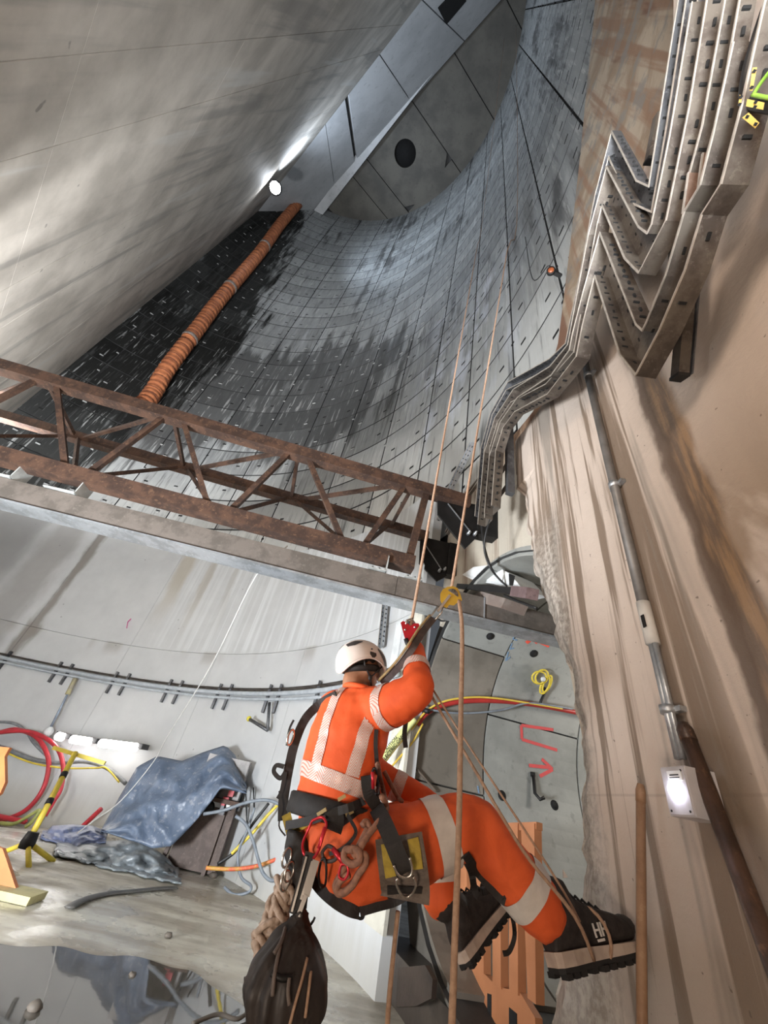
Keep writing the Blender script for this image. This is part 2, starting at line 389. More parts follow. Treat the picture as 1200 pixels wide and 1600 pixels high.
# --- cast lower lining in two lifts
lb=MB(); lb.grid([[P(19+115*i/50,R1+.05,z) for i in range(51)] for z in (-.6,5.9)])
low=struct('wall_lower',lb,M_BACK,loc=(0,0,0))
LT=[18.6,39.2,56.5,73.5,91,108,125]
LTOP=[(18,6.05),(40,6.40),(53,6.63),(65,6.75),(80,6.88),(100,7.05),(126,7.05)]
for z0,z1 in ((-.05,3.65),(3.66,None)):
    for a,b in zip(LT[:-1],LT[1:]):
        g=.004/10.6*57.3; mb=curved(R1,R1+.16 if a==18.6 else R2+.06,a+(0 if a==18.6 else g),b-g,z0-(.5 if z0<0 else 0),z1 or 7.0,10)
        if z1 is None:
            for v in mb.v:
                if v.z>6.9: v.z=lerp(LTOP,math.degrees(math.atan2(v.y-CY,v.x-CX)))
        build('panel',mb,M_LIN,low,loc=(0,0,0))
# --- right side: collar and stained slab
NB=[thz(*p,RC) for p in ((735,760),(780,705),(835,640),(870,550),(885,430),(900,300),(915,150),(930,0))]
NB=[(21.5,NB[0][1]-.1)]+NB+[(-16,13.6),(-60,16)]
PT=[(4.9,0.0),(6.3,3.25),(8.2,3.62),(11,3.86),(14,3.90),(16.5,3.75),(18.6,3.45),(18.61,0)]
cb=MB(); rows=[]
ths=[18.6]+[18.6-.35*i for i in range(1,37)]+[5.6-1.2*i for i in range(1,55)]
for th in ths:
    zb=lerp(PT,th) if 5.2<th<18.7 else 0
    zt=lerp(NB,th)
    j=mnoise.noise(Vector((th*1.7,0,0)))*.05
    rows.append([P(th,RC+.35,zb+j)]+[P(th,RC,zb+j+(zt-zb-j)*q/10) for q in range(11)]+[P(th,R2+.1,zt)])
cb.grid(rows,smooth=False)
cb.grid([[P(-60-q*20,RC,z) for q in range(9)] for z in (0,16,44)])
struct('wall_collar',cb,M_COL,loc=(0,0,0))
ED=[thz(*p,R1) for p in ((833,1583),(850,1500),(878,1400),(884,1340),(880,1270),(889,1200),(886,1150),(874,1100),(868,1050),(845,980),(832,930),(820,880),(808,800),(805,690))]
TOPE=[thz(*p,R1) for p in ((805,690),(870,600),(945,495),(985,330),(1040,150),(1085,0))]+[(-14,8.0),(-60,9)]
def edge_th(z):
    tab=sorted([(b,a) for a,b in ED]); return lerp(tab,z)
sb=MB(); rows=[]; NZ=90
us=[0,.012,.03,.06,.1,.15,.2,.27,.35,.45,.55,.7,.85,1.0]
def slab_pt(z,u,rough):
    te=edge_th(z)+ (mnoise.noise(Vector((z*5,1.3,0)))*.35+mnoise.noise(Vector((z*14,4,0)))*.2 if z<4.4 else 0)
    th=te+(-62-te)*u**1.5
    R=R1
    d=(te-th)*.185                       # metres from the broken edge
    if d<.3 and z<4.2: R+= (1-d/.3)**2*.10+ (1-d/.3)*.05*abs(mnoise.noise(Vector((z*7,d*20,0))))
    return P(th,R,z),th
for i in range(NZ+1):
    z=-.02+(5.0+.02)*i/NZ
    row=[]
    p,_=slab_pt(z,0,1); row.append(P(math.degrees(math.atan2(p.y-CY,p.x-CX))+.1,R2+.35,z))
    for u in us: row.append(slab_pt(z,u,1)[0])
    rows.append(row)
# clip rows against the sloping top edge
for row in rows:
    for j,p in enumerate(row):
        th=math.degrees(math.atan2(p.y-CY,p.x-CX)); zt=lerp(TOPE,th)
        if p.z>zt: p.z=zt
sb.grid(rows,smooth=False)
# upper part: from z=5 plane up to the sloping edge, with its top return
up_rows=[]
for th in [6.5-.5*i for i in range(25)]+[-6-3*i for i in range(19)]:
    zt=lerp(TOPE,th); z0=min(5.0,zt)
    up_rows.append([P(th,R1,z0),P(th,R1,(z0+zt)/2),P(th,R1,zt),P(th,RC+.05,zt)])
sb.grid(up_rows,smooth=False)
struct('wall_right',sb,M_SLAB,loc=(0,0,0))
# --- flat dividing wall
A0=Vector((-14.78,11.44,0)); EW=Vector((.682,-.731,0)); NW=Vector((.731,.682,0))
fb=MB(); fb.box(A0+EW*11.2-NW*.5+Vector((0,0,18)),(23.5,.9,36),(EW,NW,(0,0,1)))
wl=struct('wall_left',fb,M_BACK,loc=(0,0,0))
SJ=[-.3,4.3,7.95,9.55,12.9,14.3,17.8,22.6]; ZJ=[0,2.9,8.1,13.4,18.8,24.3,30,36]
for a,b in zip(SJ[:-1],SJ[1:]):
    for z0,z1 in zip(ZJ[:-1],ZJ[1:]):
        g=.018; pb=MB(); c=A0+EW*((a+b)/2)-NW*.03+Vector((0,0,(z0+z1)/2))
        pb.box(c,(b-a-g,.06,z1-z0-.006),(EW,NW,(0,0,1))); build('panel',pb,M_FLAT,wl,loc=(0,0,0))
# --- roof
def roofpt(x,y,z=43.75): return atz(x,y,z)
rb=MB(); rb.box((CX,CY,44.35),(26,26,.5)); roof=struct('ceiling',rb,M_BACK,loc=(0,0,0))
RJ=[((540,262),(590,345)),((571,246),(633,325)),((640,152),(717,265)),((702,69),(771,183)),((792,0),(812,33))]
u0=(roofpt(571,246)-roofpt(633,325)).normalized(); u0.z=0; u0.normalize(); v0=Vector((-u0.y,u0.x,0))
offs=sorted([v0.dot(roofpt(*a)) for a,b in RJ]); base=v0.dot(Vector((CX,CY,0)))
offs=[offs[0]-3.4,offs[0]-.0]+offs[1:]+[offs[-1]+3.2,offs[-1]+6.5]
hc=roofpt(633,240); hr=(roofpt(650,240)-hc).length
for a,b in zip(offs[:-1],offs[1:]):
    pb=MB(); m=(a+b)/2; cc=u0*u0.dot(Vector((CX,CY,0)))+v0*m
    if a<v0.dot(hc)<b:                   # slab with the round opening: a ring of quads round the hole, box beyond
        L=13; zz=43.75; N=24; du=u0.dot(hc)-u0.dot(cc); dv=v0.dot(hc)-m; hw=(b-a-.06)/2
        inner=[];outer=[]
        for k in range(N):
            an=2*pi*k/N; cu,cv=math.cos(an),math.sin(an); inner.append(hc+u0*hr*cu+v0*hr*cv)
            s=min(abs((hw-dv*(1 if cv>0 else -1))/cv) if abs(cv)>1e-6 else 9e9,3.0/abs(cu) if abs(cu)>1e-6 else 9e9)
            outer.append(hc+u0*s*cu+v0*s*cv)
        for pts in (inner,outer):
            for p in pts: p.z=zz
        vs=inner+outer+[p+Vector((0,0,.35)) for p in inner]
        fs=[[k,(k+1)%N,(k+1)%N+N,k+N] for k in range(N)]+[[k,(k+1)%N,(k+1)%N+2*N,k+2*N] for k in range(N)]
        pb.add(vs,fs)
        for sgn in (-1,1):
            e0=du+sgn*3.0; e1=sgn*L
            pb.box(cc+u0*((e0+e1)/2)+Vector((0,0,zz+.15)),(abs(e1-e0),b-a-.06,.3),(u0,v0,(0,0,1)))
    else: pb.box(cc+Vector((0,0,43.9)),(26,b-a-.06,.3),(u0,v0,(0,0,1)))
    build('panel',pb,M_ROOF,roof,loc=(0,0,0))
hb=MB(); hb.lathe([(hr*.99,0),(hr*.99,.04)],(hc.x,hc.y,44.03),n=24); build('opening',hb,M_BLACK,roof,label='black round opening in the roof slab')
# --- downstand beam and sloping soffit panels
ZB=42.4
b0=atz(491,328,ZB); b1=atz(738,0,ZB); bd=(b1-b0).normalized(); bn=Vector((-bd.y,bd.x,0))
if bn.dot(Vector((CX+9,CY+3,0))-b0)<0: bn=-bn
wid=abs(bn.dot(atz(503,337,ZB)-b0))
bs=bn if bn.dot(atz(505,337,ZB)-b0)>0 else -bn
bb=MB(); bb.box((b0+b1)/2+bd*2.5+bs*wid/2+Vector((0,0,.7)),((b1-b0).length+7.5,wid,1.4),(bd,bs,(0,0,1)))
struct('trim_beam',bb,M_SOFF,loc=(0,0,0))
t0=A0+EW*1.5+Vector((0,0,36)); t1=A0+EW*20+Vector((0,0,36))
sn=((b0+Vector((0,0,.35)))-t0).cross(EW).normalized(); sp=t0
if sn.z>0: sn=-sn
def sof(x,y): return hit(x,y,sp,sn)
sx=EW; sy=sn.cross(EW).normalized()
if sy.dot(b0-t0)<0: sy=-sy
wid2=abs(sy.dot(b0+Vector((0,0,.35))-t0))
so=MB(); so.box(t0+sx*9.3+sy*(wid2/2)-sn*.55,(24,wid2+.3,.5),(sx,sy,sn)); soff=struct('ceiling_soffit',so,M_BACK,loc=(0,0,0))
SJN=[((480,205),(497,322)),((505,168),(521,278)),((534,118),(553,243)),((575,58),(626,134)),((660,0),(697,36))]
ab=[]
for a,b in SJN:
    pa,pb_=sof(*a),sof(*b); f=lambda p:((p-t0).dot(sx),(p-t0).dot(sy))
    (x0,y0),(x1,y1)=f(pa),f(pb_); k=(x1-x0)/(y1-y0) if abs(y1-y0)>.01 else 0
    ab.append((x0-k*y0,x0+k*(wid2-y0)))
ab=[(-2.5,-2.5)]+ab[1:]+[(ab[-1][0]+4.5,ab[-1][1]+4.5)]
for i,((a0,a1),(c0,c1)) in enumerate(zip(ab[:-1],ab[1:])):
    g0=.30 if i==2 else .03; g1=.03
    q=[t0+sx*(a0+g0),t0+sx*(c0-g1),t0+sx*(c1-g1)+sy*wid2,t0+sx*(a1+g0)+sy*wid2]
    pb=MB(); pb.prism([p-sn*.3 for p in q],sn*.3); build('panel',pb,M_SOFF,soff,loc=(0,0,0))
vb=MB(); q=[sof(*p)+sn*.06 for p in ((684,12),(697,37),(728,0),(712,-18))]; vb.prism(q,-sn*.2); build('recess',vb,M_BLACK,soff,label='dark square recess in the pale soffit')
# --- floor with step into the tunnel
def fz(x,y):
    a=max(0,min(1,(-3.9-x)/2.6)); b=max(0,min(1,(y-8.0)/2.8)); return -.42*a*a*(3-2*a)*b*b*(3-2*b)
def fpt(x,y): return Vector((x,y,fz(x,y)+mnoise.noise(Vector((x,y,0)))*.006))
fl=MB(); fl.grid([[fpt(-15+19*i/76,-6+20*j/80) for i in range(77)] for j in range(81)])
struct('floor',fl,M_FLOOR,loc=(0,0,0))
# --- tunnel beyond the portal
TA=10.4; TU=Vector((math.cos(math.radians(TA)),math.sin(math.radians(TA)),0)); TV=Vector((-TU.y,TU.x,0)); T0=P(TA,R1,1.95); TR=1.62
def tunpt(s,a,r=TR): return T0+TU*s+(TV*math.cos(math.radians(a))+Vector((0,0,1))*math.sin(math.radians(a)))*r
def ontun(x,y):
    r=ray(x,y); o=Vector((0,0,H0))-T0; d=r-TU*r.dot(TU); o2=o-TU*o.dot(TU)
    a=d.dot(d); b=2*d.dot(o2); c=o2.dot(o2)-TR*TR; t=(-b+math.sqrt(max(b*b-4*a*c,0)))/(2*a)
    p=Vector((0,0,H0))+r*t; q=p-T0; return q.dot(TU),math.degrees(math.atan2(q.z,q.dot(TV)))
tb=MB(); tb.grid([[tunpt(s,-100+10*i,TR+.04) for i in range(33)] for s in (.02,1.2,4,8)])
tb.grid([[tunpt(8,-100+10*i,r) for i in range(37)] for r in (TR+.04,.01)])
tun=struct('wall_tunnel',tb,M_BACK,loc=(0,0,0))
ring=[.05,.95]; ring+= [ring[1]+1.35,ring[1]+2.7,ring[1]+4.05,ring[1]+5.4]
AJ=[[-75,-11.5,46.5,92,160,230],[-75,19.5,68,120,180,230]]
for r_i,(s0,s1) in enumerate(zip(ring[:-1],ring[1:])):
    for a0,a1 in zip(AJ[r_i%2][:-1],AJ[r_i%2][1:]):
        n=18; mb=MB(); vs=[]; ga=.35
        for i in range(n+1):
            a=a0+ga+(a1-a0-2*ga)*i/n
            vs+=[tunpt(s0+.012,a),tunpt(s1-.012,a),tunpt(s1-.012,a,TR+.1),tunpt(s0+.012,a,TR+.1)]
        fs=[[0,1,2,3],[n*4+3,n*4+2,n*4+1,n*4]]
        for i in range(n):
            for k in range(4): fs.append([i*4+k,i*4+4+k,i*4+4+(k+1)%4,i*4+(k+1)%4])
        mb.add(vs,fs); build('panel',mb,M_TUNP if (r_i>=1 or a0>30) else M_TUN,tun,loc=(0,0,0))
pr=MB(); pr.grid([[tunpt(.33,-100+10*i,r) for i in range(37)] for r in (TR+.005,TR+.9)]); build('portal_ring',pr,M_TUN,tun,loc=(0,0,0))
sf=MB(); c=T0+TU*4.2; c.z=.13
sf.box(c,(8.3,4.2,.34),(TU,TV,(0,0,1))); struct('trim_tunnel_floor',sf,m_plain('tunnel_floor',(.09,.07,.055),(.045,.035,.028),1.5,.45),loc=(0,0,0))
# ================================================================ STEELWORK
def m_rust(name,a,b,c2,rough=.65,metal=.2):
    t=NT(name); p=t.pos(); n=t.noise(p,5,6,.65); n2=t.noise(p,26,5,.7)
    c=t.mix(t.ramp(n,.42,.6),a,b); c=t.mix(t.math('MULTIPLY',t.ramp(n2,.55,.66),.6),c,c2); t.bump(n2,.3,.008)
    return t.done(c,rough,metal)
M_RUST=m_rust('rusted_steel',(.045,.025,.018),(.09,.047,.03),(.19,.105,.062))
M_BEAM=m_rust('beam_steel',(.145,.122,.105),(.10,.085,.072),(.18,.155,.135),.6,.2)
M_GALV=m_rust('galvanised_steel',(.50,.53,.56),(.36,.38,.40),(.66,.69,.72),.38,.75)
M_TRAY=m_rust('tray_steel',(.135,.115,.095),(.075,.06,.05),(.20,.175,.15),.5,.35)
M_TRAYD=m_rust('tray_steel_grey',(.11,.112,.118),(.06,.06,.065),(.19,.195,.20),.45,.4)
M_LIP=simple('pale_lip',(.50,.45,.39),(.38,.34,.29),.4,.4,20)
M_BLK=simple('black_steel',(.012,.011,.011),(.006,.006,.006),.55,.2,bump=.05)
M_SLOT=simple('slot_dark',(.01,.01,.01),(.006,.006,.006),.9,bump=0)
M_CABLE=simple('black_rubber',(.015,.015,.016),(.01,.01,.01),.5,bump=0)
c1=lambda x:Vector((x,3.85+.07*x,4.75-.018*x)); c2=lambda x:Vector((x,4.86+.07*x,4.73-.018*x)); c3=lambda x:Vector((x,3.85+.07*x,3.57))
tr=thing('lattice_truss','rusty brown lattice girder spanning the shaft above the grey beam',"truss",(-3,3.8,3.5))
for f,x0,x1,ww,hh in ((c1,-7.12,1.1,.15,.16),(c2,-8.0,.75,.13,.14),(c3,-7.1,.47,.16,.17)):
    b=MB(); b.bar(f(x0),f(x1),ww,hh); build('chord',b,M_RUST,tr)
def mem(a,b,r=.055):
    d=(b-a).normalized(); m=MB(); m.bar(a+d*.05,b-d*.05,r,r*1.15); build('diagonal',m,M_RUST,tr)
T1=[-6.3,-4.6,-2.95,-1.28,.30]; T3=[-5.1,-3.42,-1.82,-.25]
for i,x in enumerate(T1):
    if i>0: mem(c1(x-.1),c3(T3[i-1]+.08))
    if i<len(T3): mem(c1(x+.12),c3(T3[i]-.10))
    mem(c1(x),c2(x-.15),.045)
    if i>0: mem(c1(x-.12),c2(T1[i-1]-.05),.045)
    if i<len(T3): mem(c2(x-.1),c3(T3[i]-.02),.04)
    if i>0: mem(c2(x-.2),c3(T3[i-1]+.05),.04)
mem(c1(.50),c3(.40),.075)
for i,(poly,Y,dx,lb) in enumerate(((((684,778),(749,789),(746,838),(727,857),(684,803)),3.93,.26,'c1'),(((657,838),(705,849),(698,900),(683,908),(655,880)),4.92,.22,'c2'))):
    pts=[atY(*p,Y) for p in poly]; b=MB(); b.prism(pts,(0,.03,0))
    b.box(pts[1].lerp(pts[2],.5)+Vector((dx/2,.03,0)),(dx+.04,.14,(pts[1]-pts[2]).length*.95))
    g=build('end_bracket',b,M_BLK,tr,label='black gusset plate at the truss end')
    r=MB(); a_,b_=((700,787),(736,832)) if i==0 else ((664,850),(690,890)); r.bar(atY(*a_,Y-.015),atY(*b_,Y-.015),.012,.012); build('edge_strip',r,M_GALV,g)
    for q in (((731,835),(741,836)) if i==0 else ((686,893),(694,891))): 
        bo=MB(); bo.lathe([(.022,0),(.022,.05),(.012,.05),(.012,.09)],atY(*q,Y-.02),(0,-1,0),8); build('bolt',bo,M_GALV,g)
bm_=thing('steel_beam','long grey-brown steel box beam running under the rusty truss',"beam",(-3,3.7,3.05))
bf=lambda x,z,dy=0:Vector((x,3.85+.05*x+dy,z))
b=MB(); b.bar(bf(-7.25,3.20),bf(.30,3.20),.18,.25); build('section',b,M_BEAM,bm_)
b=MB(); b.bar(bf(.305,3.205),bf(2.35,3.205),.185,.25); build('section',b,M_BEAM,bm_)
b=MB(); b.bar(bf(-7.25,3.062),bf(2.35,3.066),.24,.022); build('flange',b,M_GALV,bm_,label='pale galvanised bottom flange')
b=MB(); b.bar(bf(1.30,3.08,-.096),bf(1.30,3.33,-.096),.02,.012); build('weld_strap',b,M_GALV,bm_)
M_BRK=simple('bracket_zinc',(.50,.52,.50),(.36,.37,.36),.5,.3)
for x,lab,w_ in ((-4.08,'pale angle bracket on the beam at far left under the truss',.3),(-3.42,'pale angle bracket with a bolt hole, second from the left on the beam',.34),(.07,'small pale angle bracket on the beam below the right truss bay',.2),(.48,'bent pale plate on the beam behind the rope at the truss end',.2)):
    t_=thing('angle_bracket',lab,'bracket',bf(x,3.33),'brackets tying the truss to the beam')
    b=MB(); o=bf(x,3.335); b.box(o+Vector((0,-.02,.006)),(w_,.2,.012)); build('base_plate',b,M_BRK,t_)
    b=MB(); p=o+Vector((w_/2-.01,0,.0)); b.prism([p+Vector((0,-.11,0)),p+Vector((0,.08,0)),p+Vector((0,.08,.22)),p+Vector((0,-.05,.26)),p+Vector((0,-.11,.2))],(.012,0,0)); build('upright_plate',b,M_BRK,t_)
    for k in (-.3,.1):
        b=MB(); b.lathe([(.02,0),(.02,.02),(.01,.02),(.01,.045)],o+Vector((w_*k,-.06,.012)),(0,0,1),6); build('bolt',b,M_GALV,t_)
# ---------------------------------------------------------------- cable trays
def channel(name,px,R,wd,dp,mat,label,group,slots=True,ext=None,onbase=True,step=.075):
    pts=[oncyl(*p,R) if len(p)==2 else oncyl(p[0],p[1],p[2]) for p in px]
    N=len(pts); nr=[(Vector((CX,CY,p.z))-p).normalized() for p in pts]
    secs=[]
    prof=[(-.5,0),(.5,0),(.5,1),(.5-.004/wd*1.5,1),(.5-.004/wd*1.5,.004/dp),(-.5+.004/wd*1.5,.004/dp),(-.5+.004/wd*1.5,1),(-.5,1)]
    for i,p in enumerate(pts):
        d0=(pts[i]-pts[i-1]).normalized() if i>0 else (pts[1]-pts[0]).normalized()
        d1=(pts[i+1]-pts[i]).normalized() if i<N-1 else d0
        s0=d0.cross(nr[i]).normalized(); s1=d1.cross(nr[i]).normalized(); s_=(s0+s1)
        s_=s_.normalized() if s_.length>.2 else s0
        k=min(1/max(s_.dot(s0),.35),2.2)
        secs.append([p+s_*(a*wd*k)+nr[i]*(h*dp) for a,h in prof])
    th=thing(name,label,'cable tray',min(pts,key=lambda p:p.z),group)
    b=MB(); n=len(prof); vs=[v for s_ in secs for v in s_]
    fs=[[i*n+k,i*n+(k+1)%n,(i+1)*n+(k+1)%n,(i+1)*n+k] for i in range(N-1) for k in range(n)]
    fs+=[[0,1,4,5],[1,2,3,4],[5,6,7,0]]; o=(N-1)*n; fs+=[[o+q for q in f] for f in ([0,1,4,5],[1,2,3,4],[5,6,7,0])]
    b.add(vs,fs); build('channel',b,mat,th)
    for e in (2,7):                      # pale strips along the tips of the two flanges
        b=MB(); e2=3 if e==2 else 6; q=[]
        for i,s_ in enumerate(secs): q.append((s_[e]+nr[i]*.002,s_[e]+(s_[e2]-s_[e])*1.6+nr[i]*.002,s_[e]+(s_[e2]-s_[e])*1.6-nr[i]*.004,s_[e]-nr[i]*.004))
        vs2=[v for r_ in q for v in r_]; b.add(vs2,[[i*4+k,i*4+(k+1)%4,i*4+4+(k+1)%4,i*4+4+k] for i in range(N-1) for k in range(4)]+[[0,1,2,3],[N*4-1,N*4-2,N*4-3,N*4-4]]); build('flange_lip',b,M_LIP,th)
    if slots:
        b=MB(); alt=0
        for i in range(N-1):
            L=(pts[i+1]-pts[i]).length; d=(pts[i+1]-pts[i]).normalized(); m=int(L/step)
            for q in range(1,m):
                f=q/m; c=pts[i].lerp(pts[i+1],f); nn=nr[i].lerp(nr[i+1],f).normalized(); s_=d.cross(nn).normalized(); nn=s_.cross(d).normalized(); alt^=1
                for sg in (-1,1):
                    b.box(c+s_*sg*wd*.5+nn*dp*(.5 if alt else .55),(.030 if alt else .012,.018,.012 if alt else .030),(d,s_,nn))
                b.box(c+s_*(.18*wd*(1 if alt else -1))+nn*.002,(.03,.008,.008),(d,s_,nn))
        build('slot',b,M_SLOT,th,kind='stuff')
    return th,pts
G1='cable trays zigzagging down the right wall'
channel('cable_tray',[(1092,-30),(1052,220),(1036,312),(1006,300),(968,226),(948,300),(925,420),(899,545),(868,572),(800,606),(775,650),(762,700),(754,806)],10.40,.11,.07,M_TRAYD,'dark narrow cable tray with the topmost and smallest V-shaped bend',G1)
channel('cable_tray',[(1130,-30),(1092,190),(1058,350),(1032,398),(1012,382),(964,292),(945,360),(928,450),(910,548),(872,590),(812,622),(786,660),(772,706),(764,818)],10.38,.16,.09,M_TRAY,'brown cable tray with the middle V-shaped bend',G1)
channel('cable_tray',[(1215,30),(1178,188),(1150,290),(1120,335),(1090,430),(1052,515),(1030,555),(1010,535),(955,400),(940,450),(922,520),(915,556),(876,605),(820,636),(796,668),(782,712),(776,800)],10.36,.165,.095,M_TRAY,'perforated brown cable tray with the lowest and largest V-shaped bend',G1)
channel('cable_tray',[(1174,-30),(1135,180),(1112,262)],10.36,.125,.06,M_TRAY,'wide perforated tray cut off straight above the copper-coloured joint piece',G1)
channel('cable_tray',[(1108,-30),(1070,190),(1048,318),(1040,335)],10.43,.05,.05,M_TRAYD,'thin dark channel between the two inner trays at the top right',G1,slots=False)
M_COP=m_rust('joint_steel',(.36,.24,.18),(.25,.15,.11),(.5,.36,.28),.35,.6)
channel('cable_tray',[(1113,256),(1104,322)],10.36,.10,.07,M_COP,'short copper-coloured joint piece below the cut-off wide tray',G1,slots=False)
channel('cable_tray',[(742,692),(716,745),(690,800),(680,830),(662,880)],10.72,.13,.07,M_GALV,'bright galvanised tray slanting down behind the truss end','trays behind the truss end')
channel('cable_tray',[(757,742),(728,782),(700,835)],10.80,.09,.05,M_TRAY,'dull narrow channel beside the bright tray at the truss end','trays behind the truss end',slots=False)
channel('cable_tray',[(605,930),(597,1012)],10.53,.115,.05,M_GALV,'upright perforated grey tray on the pale lining above the helmet',None)
def strut(px,R0,R1_,lab,w=.06,mat=None,grp='strut posts behind the cable trays'):
    a,b_=oncyl(*px[0],R0),oncyl(*px[1],R1_); t_=thing('strut_post',lab,'strut',min(a,b_,key=lambda p:p.z),grp)
    d=(b_-a).normalized(); n=(Vector((CX,CY,a.z))-a).normalized()
    m=MB(); m.bar(a,b_,w,w*.8,n); build('channel_bar',m,mat or M_TRAY,t_)
    m=MB(); m.bar(a-n*(w*.55),b_-n*(w*.55),w*1.3,.006,n); build('back_plate',m,M_TRAYD,t_)
    m=MB(); e=b_; m.bar(e-d*.004,e+d*.012,w*1.1,w*.9,n); build('end_cap',m,M_BLK,t_)
strut(((1078,400),(1062,588)),10.47,10.47,'brown strut post whose end sticks out below the lowest V-shaped bend')
strut(((1030,180),(1016,250)),10.46,10.46,'short dark strut post standing up beside the top V-shaped bend')
strut(((990,330),(972,420)),10.5,10.5,'strut post seen through the gap between the middle and lowest bends')
strut(((1052,360),(1050,470)),10.52,10.52,'thin strut post behind the middle bend',.035)
lad=thing('ladder_bracket','dark slotted ladder bracket hanging beside the lower end of the trays','bracket',oncyl(797,772,10.45))
m=MB(); m.bar(oncyl(795,640,10.45),oncyl(797,772,10.45),.075,.06); build('rail',m,M_TRAYD,lad)
for a,b_ in (((795,676),(774,712)),((794,722),(776,750)),((797,752),(770,790))):
    m=MB(); m.bar(oncyl(*a,10.46),oncyl(*b_,10.44),.03,.03); build('rung',m,M_TRAY,lad)
def cable(name,pts,r,mat,label,cat='cable',group=None,n=8,sm=6):
    m=MB(); m.tube(smooth_path(pts,sm),r,n); o=build(name,m,mat,label=label,cat=cat,group=group); return o
cable('cable',[oncyl(762,690,10.40),oncyl(758,760,10.36),oncyl(752,800,10.4),oncyl(756,850,10.45),oncyl(772,895,10.6),oncyl(800,922,10.8)],.011,M_CABLE,'black cable dropping from the tray end, the left of the two','cable','cables out of the tray ends')
cable('cable',[oncyl(780,720,10.36),oncyl(772,790,10.36),oncyl(760,830,10.4),oncyl(757,860,10.45),oncyl(768,890,10.55),oncyl(790,915,10.8)],.011,M_CABLE,'black cable dropping from the tray end, the right of the two','cable','cables out of the tray ends')
# small orange lamp on the collar
p=oncyl(867,426,10.84); n=(Vector((CX,CY,p.z))-p).normalized(); ld=Vector((-.35,-.75,-.55)).normalized()
t_=thing('round_lamp','small round lamp with an orange lens and black frame on the brown collar edge','lamp',p)
m=MB(); m.lathe([(.02,-.03),(.055,-.02),(.06,.03),(.052,.035)],p+n*.06,ld,16); build('housing',m,M_BLK,t_)
m=MB(); m.lathe([(.047,.03),(.035,.045),(.01,.05)],p+n*.06,ld,16); build('lens',m,simple('amber_lens',(.35,.10,.04),(.2,.05,.02),.25),t_,label='orange lens')
m=MB(); m.bar(p+n*.06+Vector((.05,.0,-.01)),p+Vector((.10,.02,-.02)),.05,.06); build('bracket',m,M_BLK,t_)
cable('cable',[p+n*.06+Vector((0,0,.06)),p+n*.03+Vector((-.02,.05,.35)),P(4.6,10.86,p.z+1.2),P(4.9,10.87,p.z+3.5)],.008,M_CABLE,'thin black lead running up from the small orange lamp','cable')
# conduit, box
def wallp(th,z,off=.04): return P(th,R1-off,z)
cd=thing('conduit','grey steel conduit running straight down the stained wall to the lit box','conduit',wallp(-.52,1.55))
m=MB(); m.tube([wallp(-.72,4.72),wallp(-.62,3.3),wallp(-.58,2.32)],.026,12); build('pipe',m,simple('dull_conduit',(.25,.24,.23),(.18,.17,.16),.5,.5),cd)
for dth in (-.07,.07):
    m=MB(); m.tube([wallp(-.58+dth,2.14),wallp(-.53+dth,1.66)],.013,10); build('pipe',m,M_GALV,cd,label='slim bright conduit')
m=MB(); m.tube([wallp(-.58,2.33),wallp(-.575,2.12)],.031,12); build('coupling',m,simple('white_sleeve',(.62,.60,.56),(.5,.48,.45),.5),cd,label='pale sleeve with a dark mark')
m=MB(); c=P(-.66,R1-.0725,2.22); m.box(c,(.004,.02,.06)); build('mark',m,M_BLK,cd)
for z,th in ((3.12,-.62),(1.84,-.54),(4.3,-.70)):
    m=MB(); m.bar(wallp(th-.32,z,.02),wallp(th+.3,z,.02),.03,.02); m.tube([wallp(th,z-.015),wallp(th,z+.015)],.034,10); build('saddle_clip',m,M_GALV,cd)
m=MB(); pj=oncyl(913,546,10.5); m.ball(pj,(.05,.05,.05)); build('gland',m,simple('blue_grey_gland',(.32,.36,.45),(.15,.17,.25),.4),cd)
bx=thing('junction_box','white box with a lit round lamp fixed on the stained wall under the conduit','box',wallp(-.5,1.44,.08))
M_BOX=simple('box_plastic',(.62,.60,.62),(.5,.48,.5),.45,bump=0)
oc=oncyl(1082,1241,10.52); nn=(Vector((CX,CY,oc.z))-oc).normalized(); ss=Vector((0,0,1)).cross(nn).normalized(); uu=Vector((0,0,1))
m=MB(); m.box(oc,(.125,.11,.15),(ss,nn,uu)); build('body',m,M_BOX,bx)
oq=oc+nn*.056
m=MB(); m.box(oq,(.115,.008,.14),(ss,nn,uu)); lid=build('lid',m,M_BOX,bx)
m=MB(); m.box(oq+nn*.005+uu*.045+ss*.01,(.07,.003,.03),(ss,nn,uu)); build('sticker',m,simple('sticker',(.75,.75,.72),(.7,.7,.66),.5,bump=0),lid)
m=MB(); m.box(oq+nn*.0068+uu*.047+ss*.01,(.045,.001,.004),(ss,nn,uu)); m.box(oq+nn*.0068+uu*.039+ss*.01,(.05,.001,.003),(ss,nn,uu)); build('lettering',m,M_BLK,lid)
for a in (-.045,.045):
    for q in (-.06,.06):
        if q>0 and a<0: continue
        m=MB(); m.lathe([(.004,0),(.004,.006)],oq+ss*a+uu*q,nn,6); build('screw',m,M_BLK,lid)
m=MB(); m.lathe([(.026,.0),(.026,.01),(.022,.02),(.01,.026)],oq+uu*.0,nn,16); build('lamp_lens',m,emis('lit_lens',(.80,.82,1.0),14),bx,label='glowing white lens')
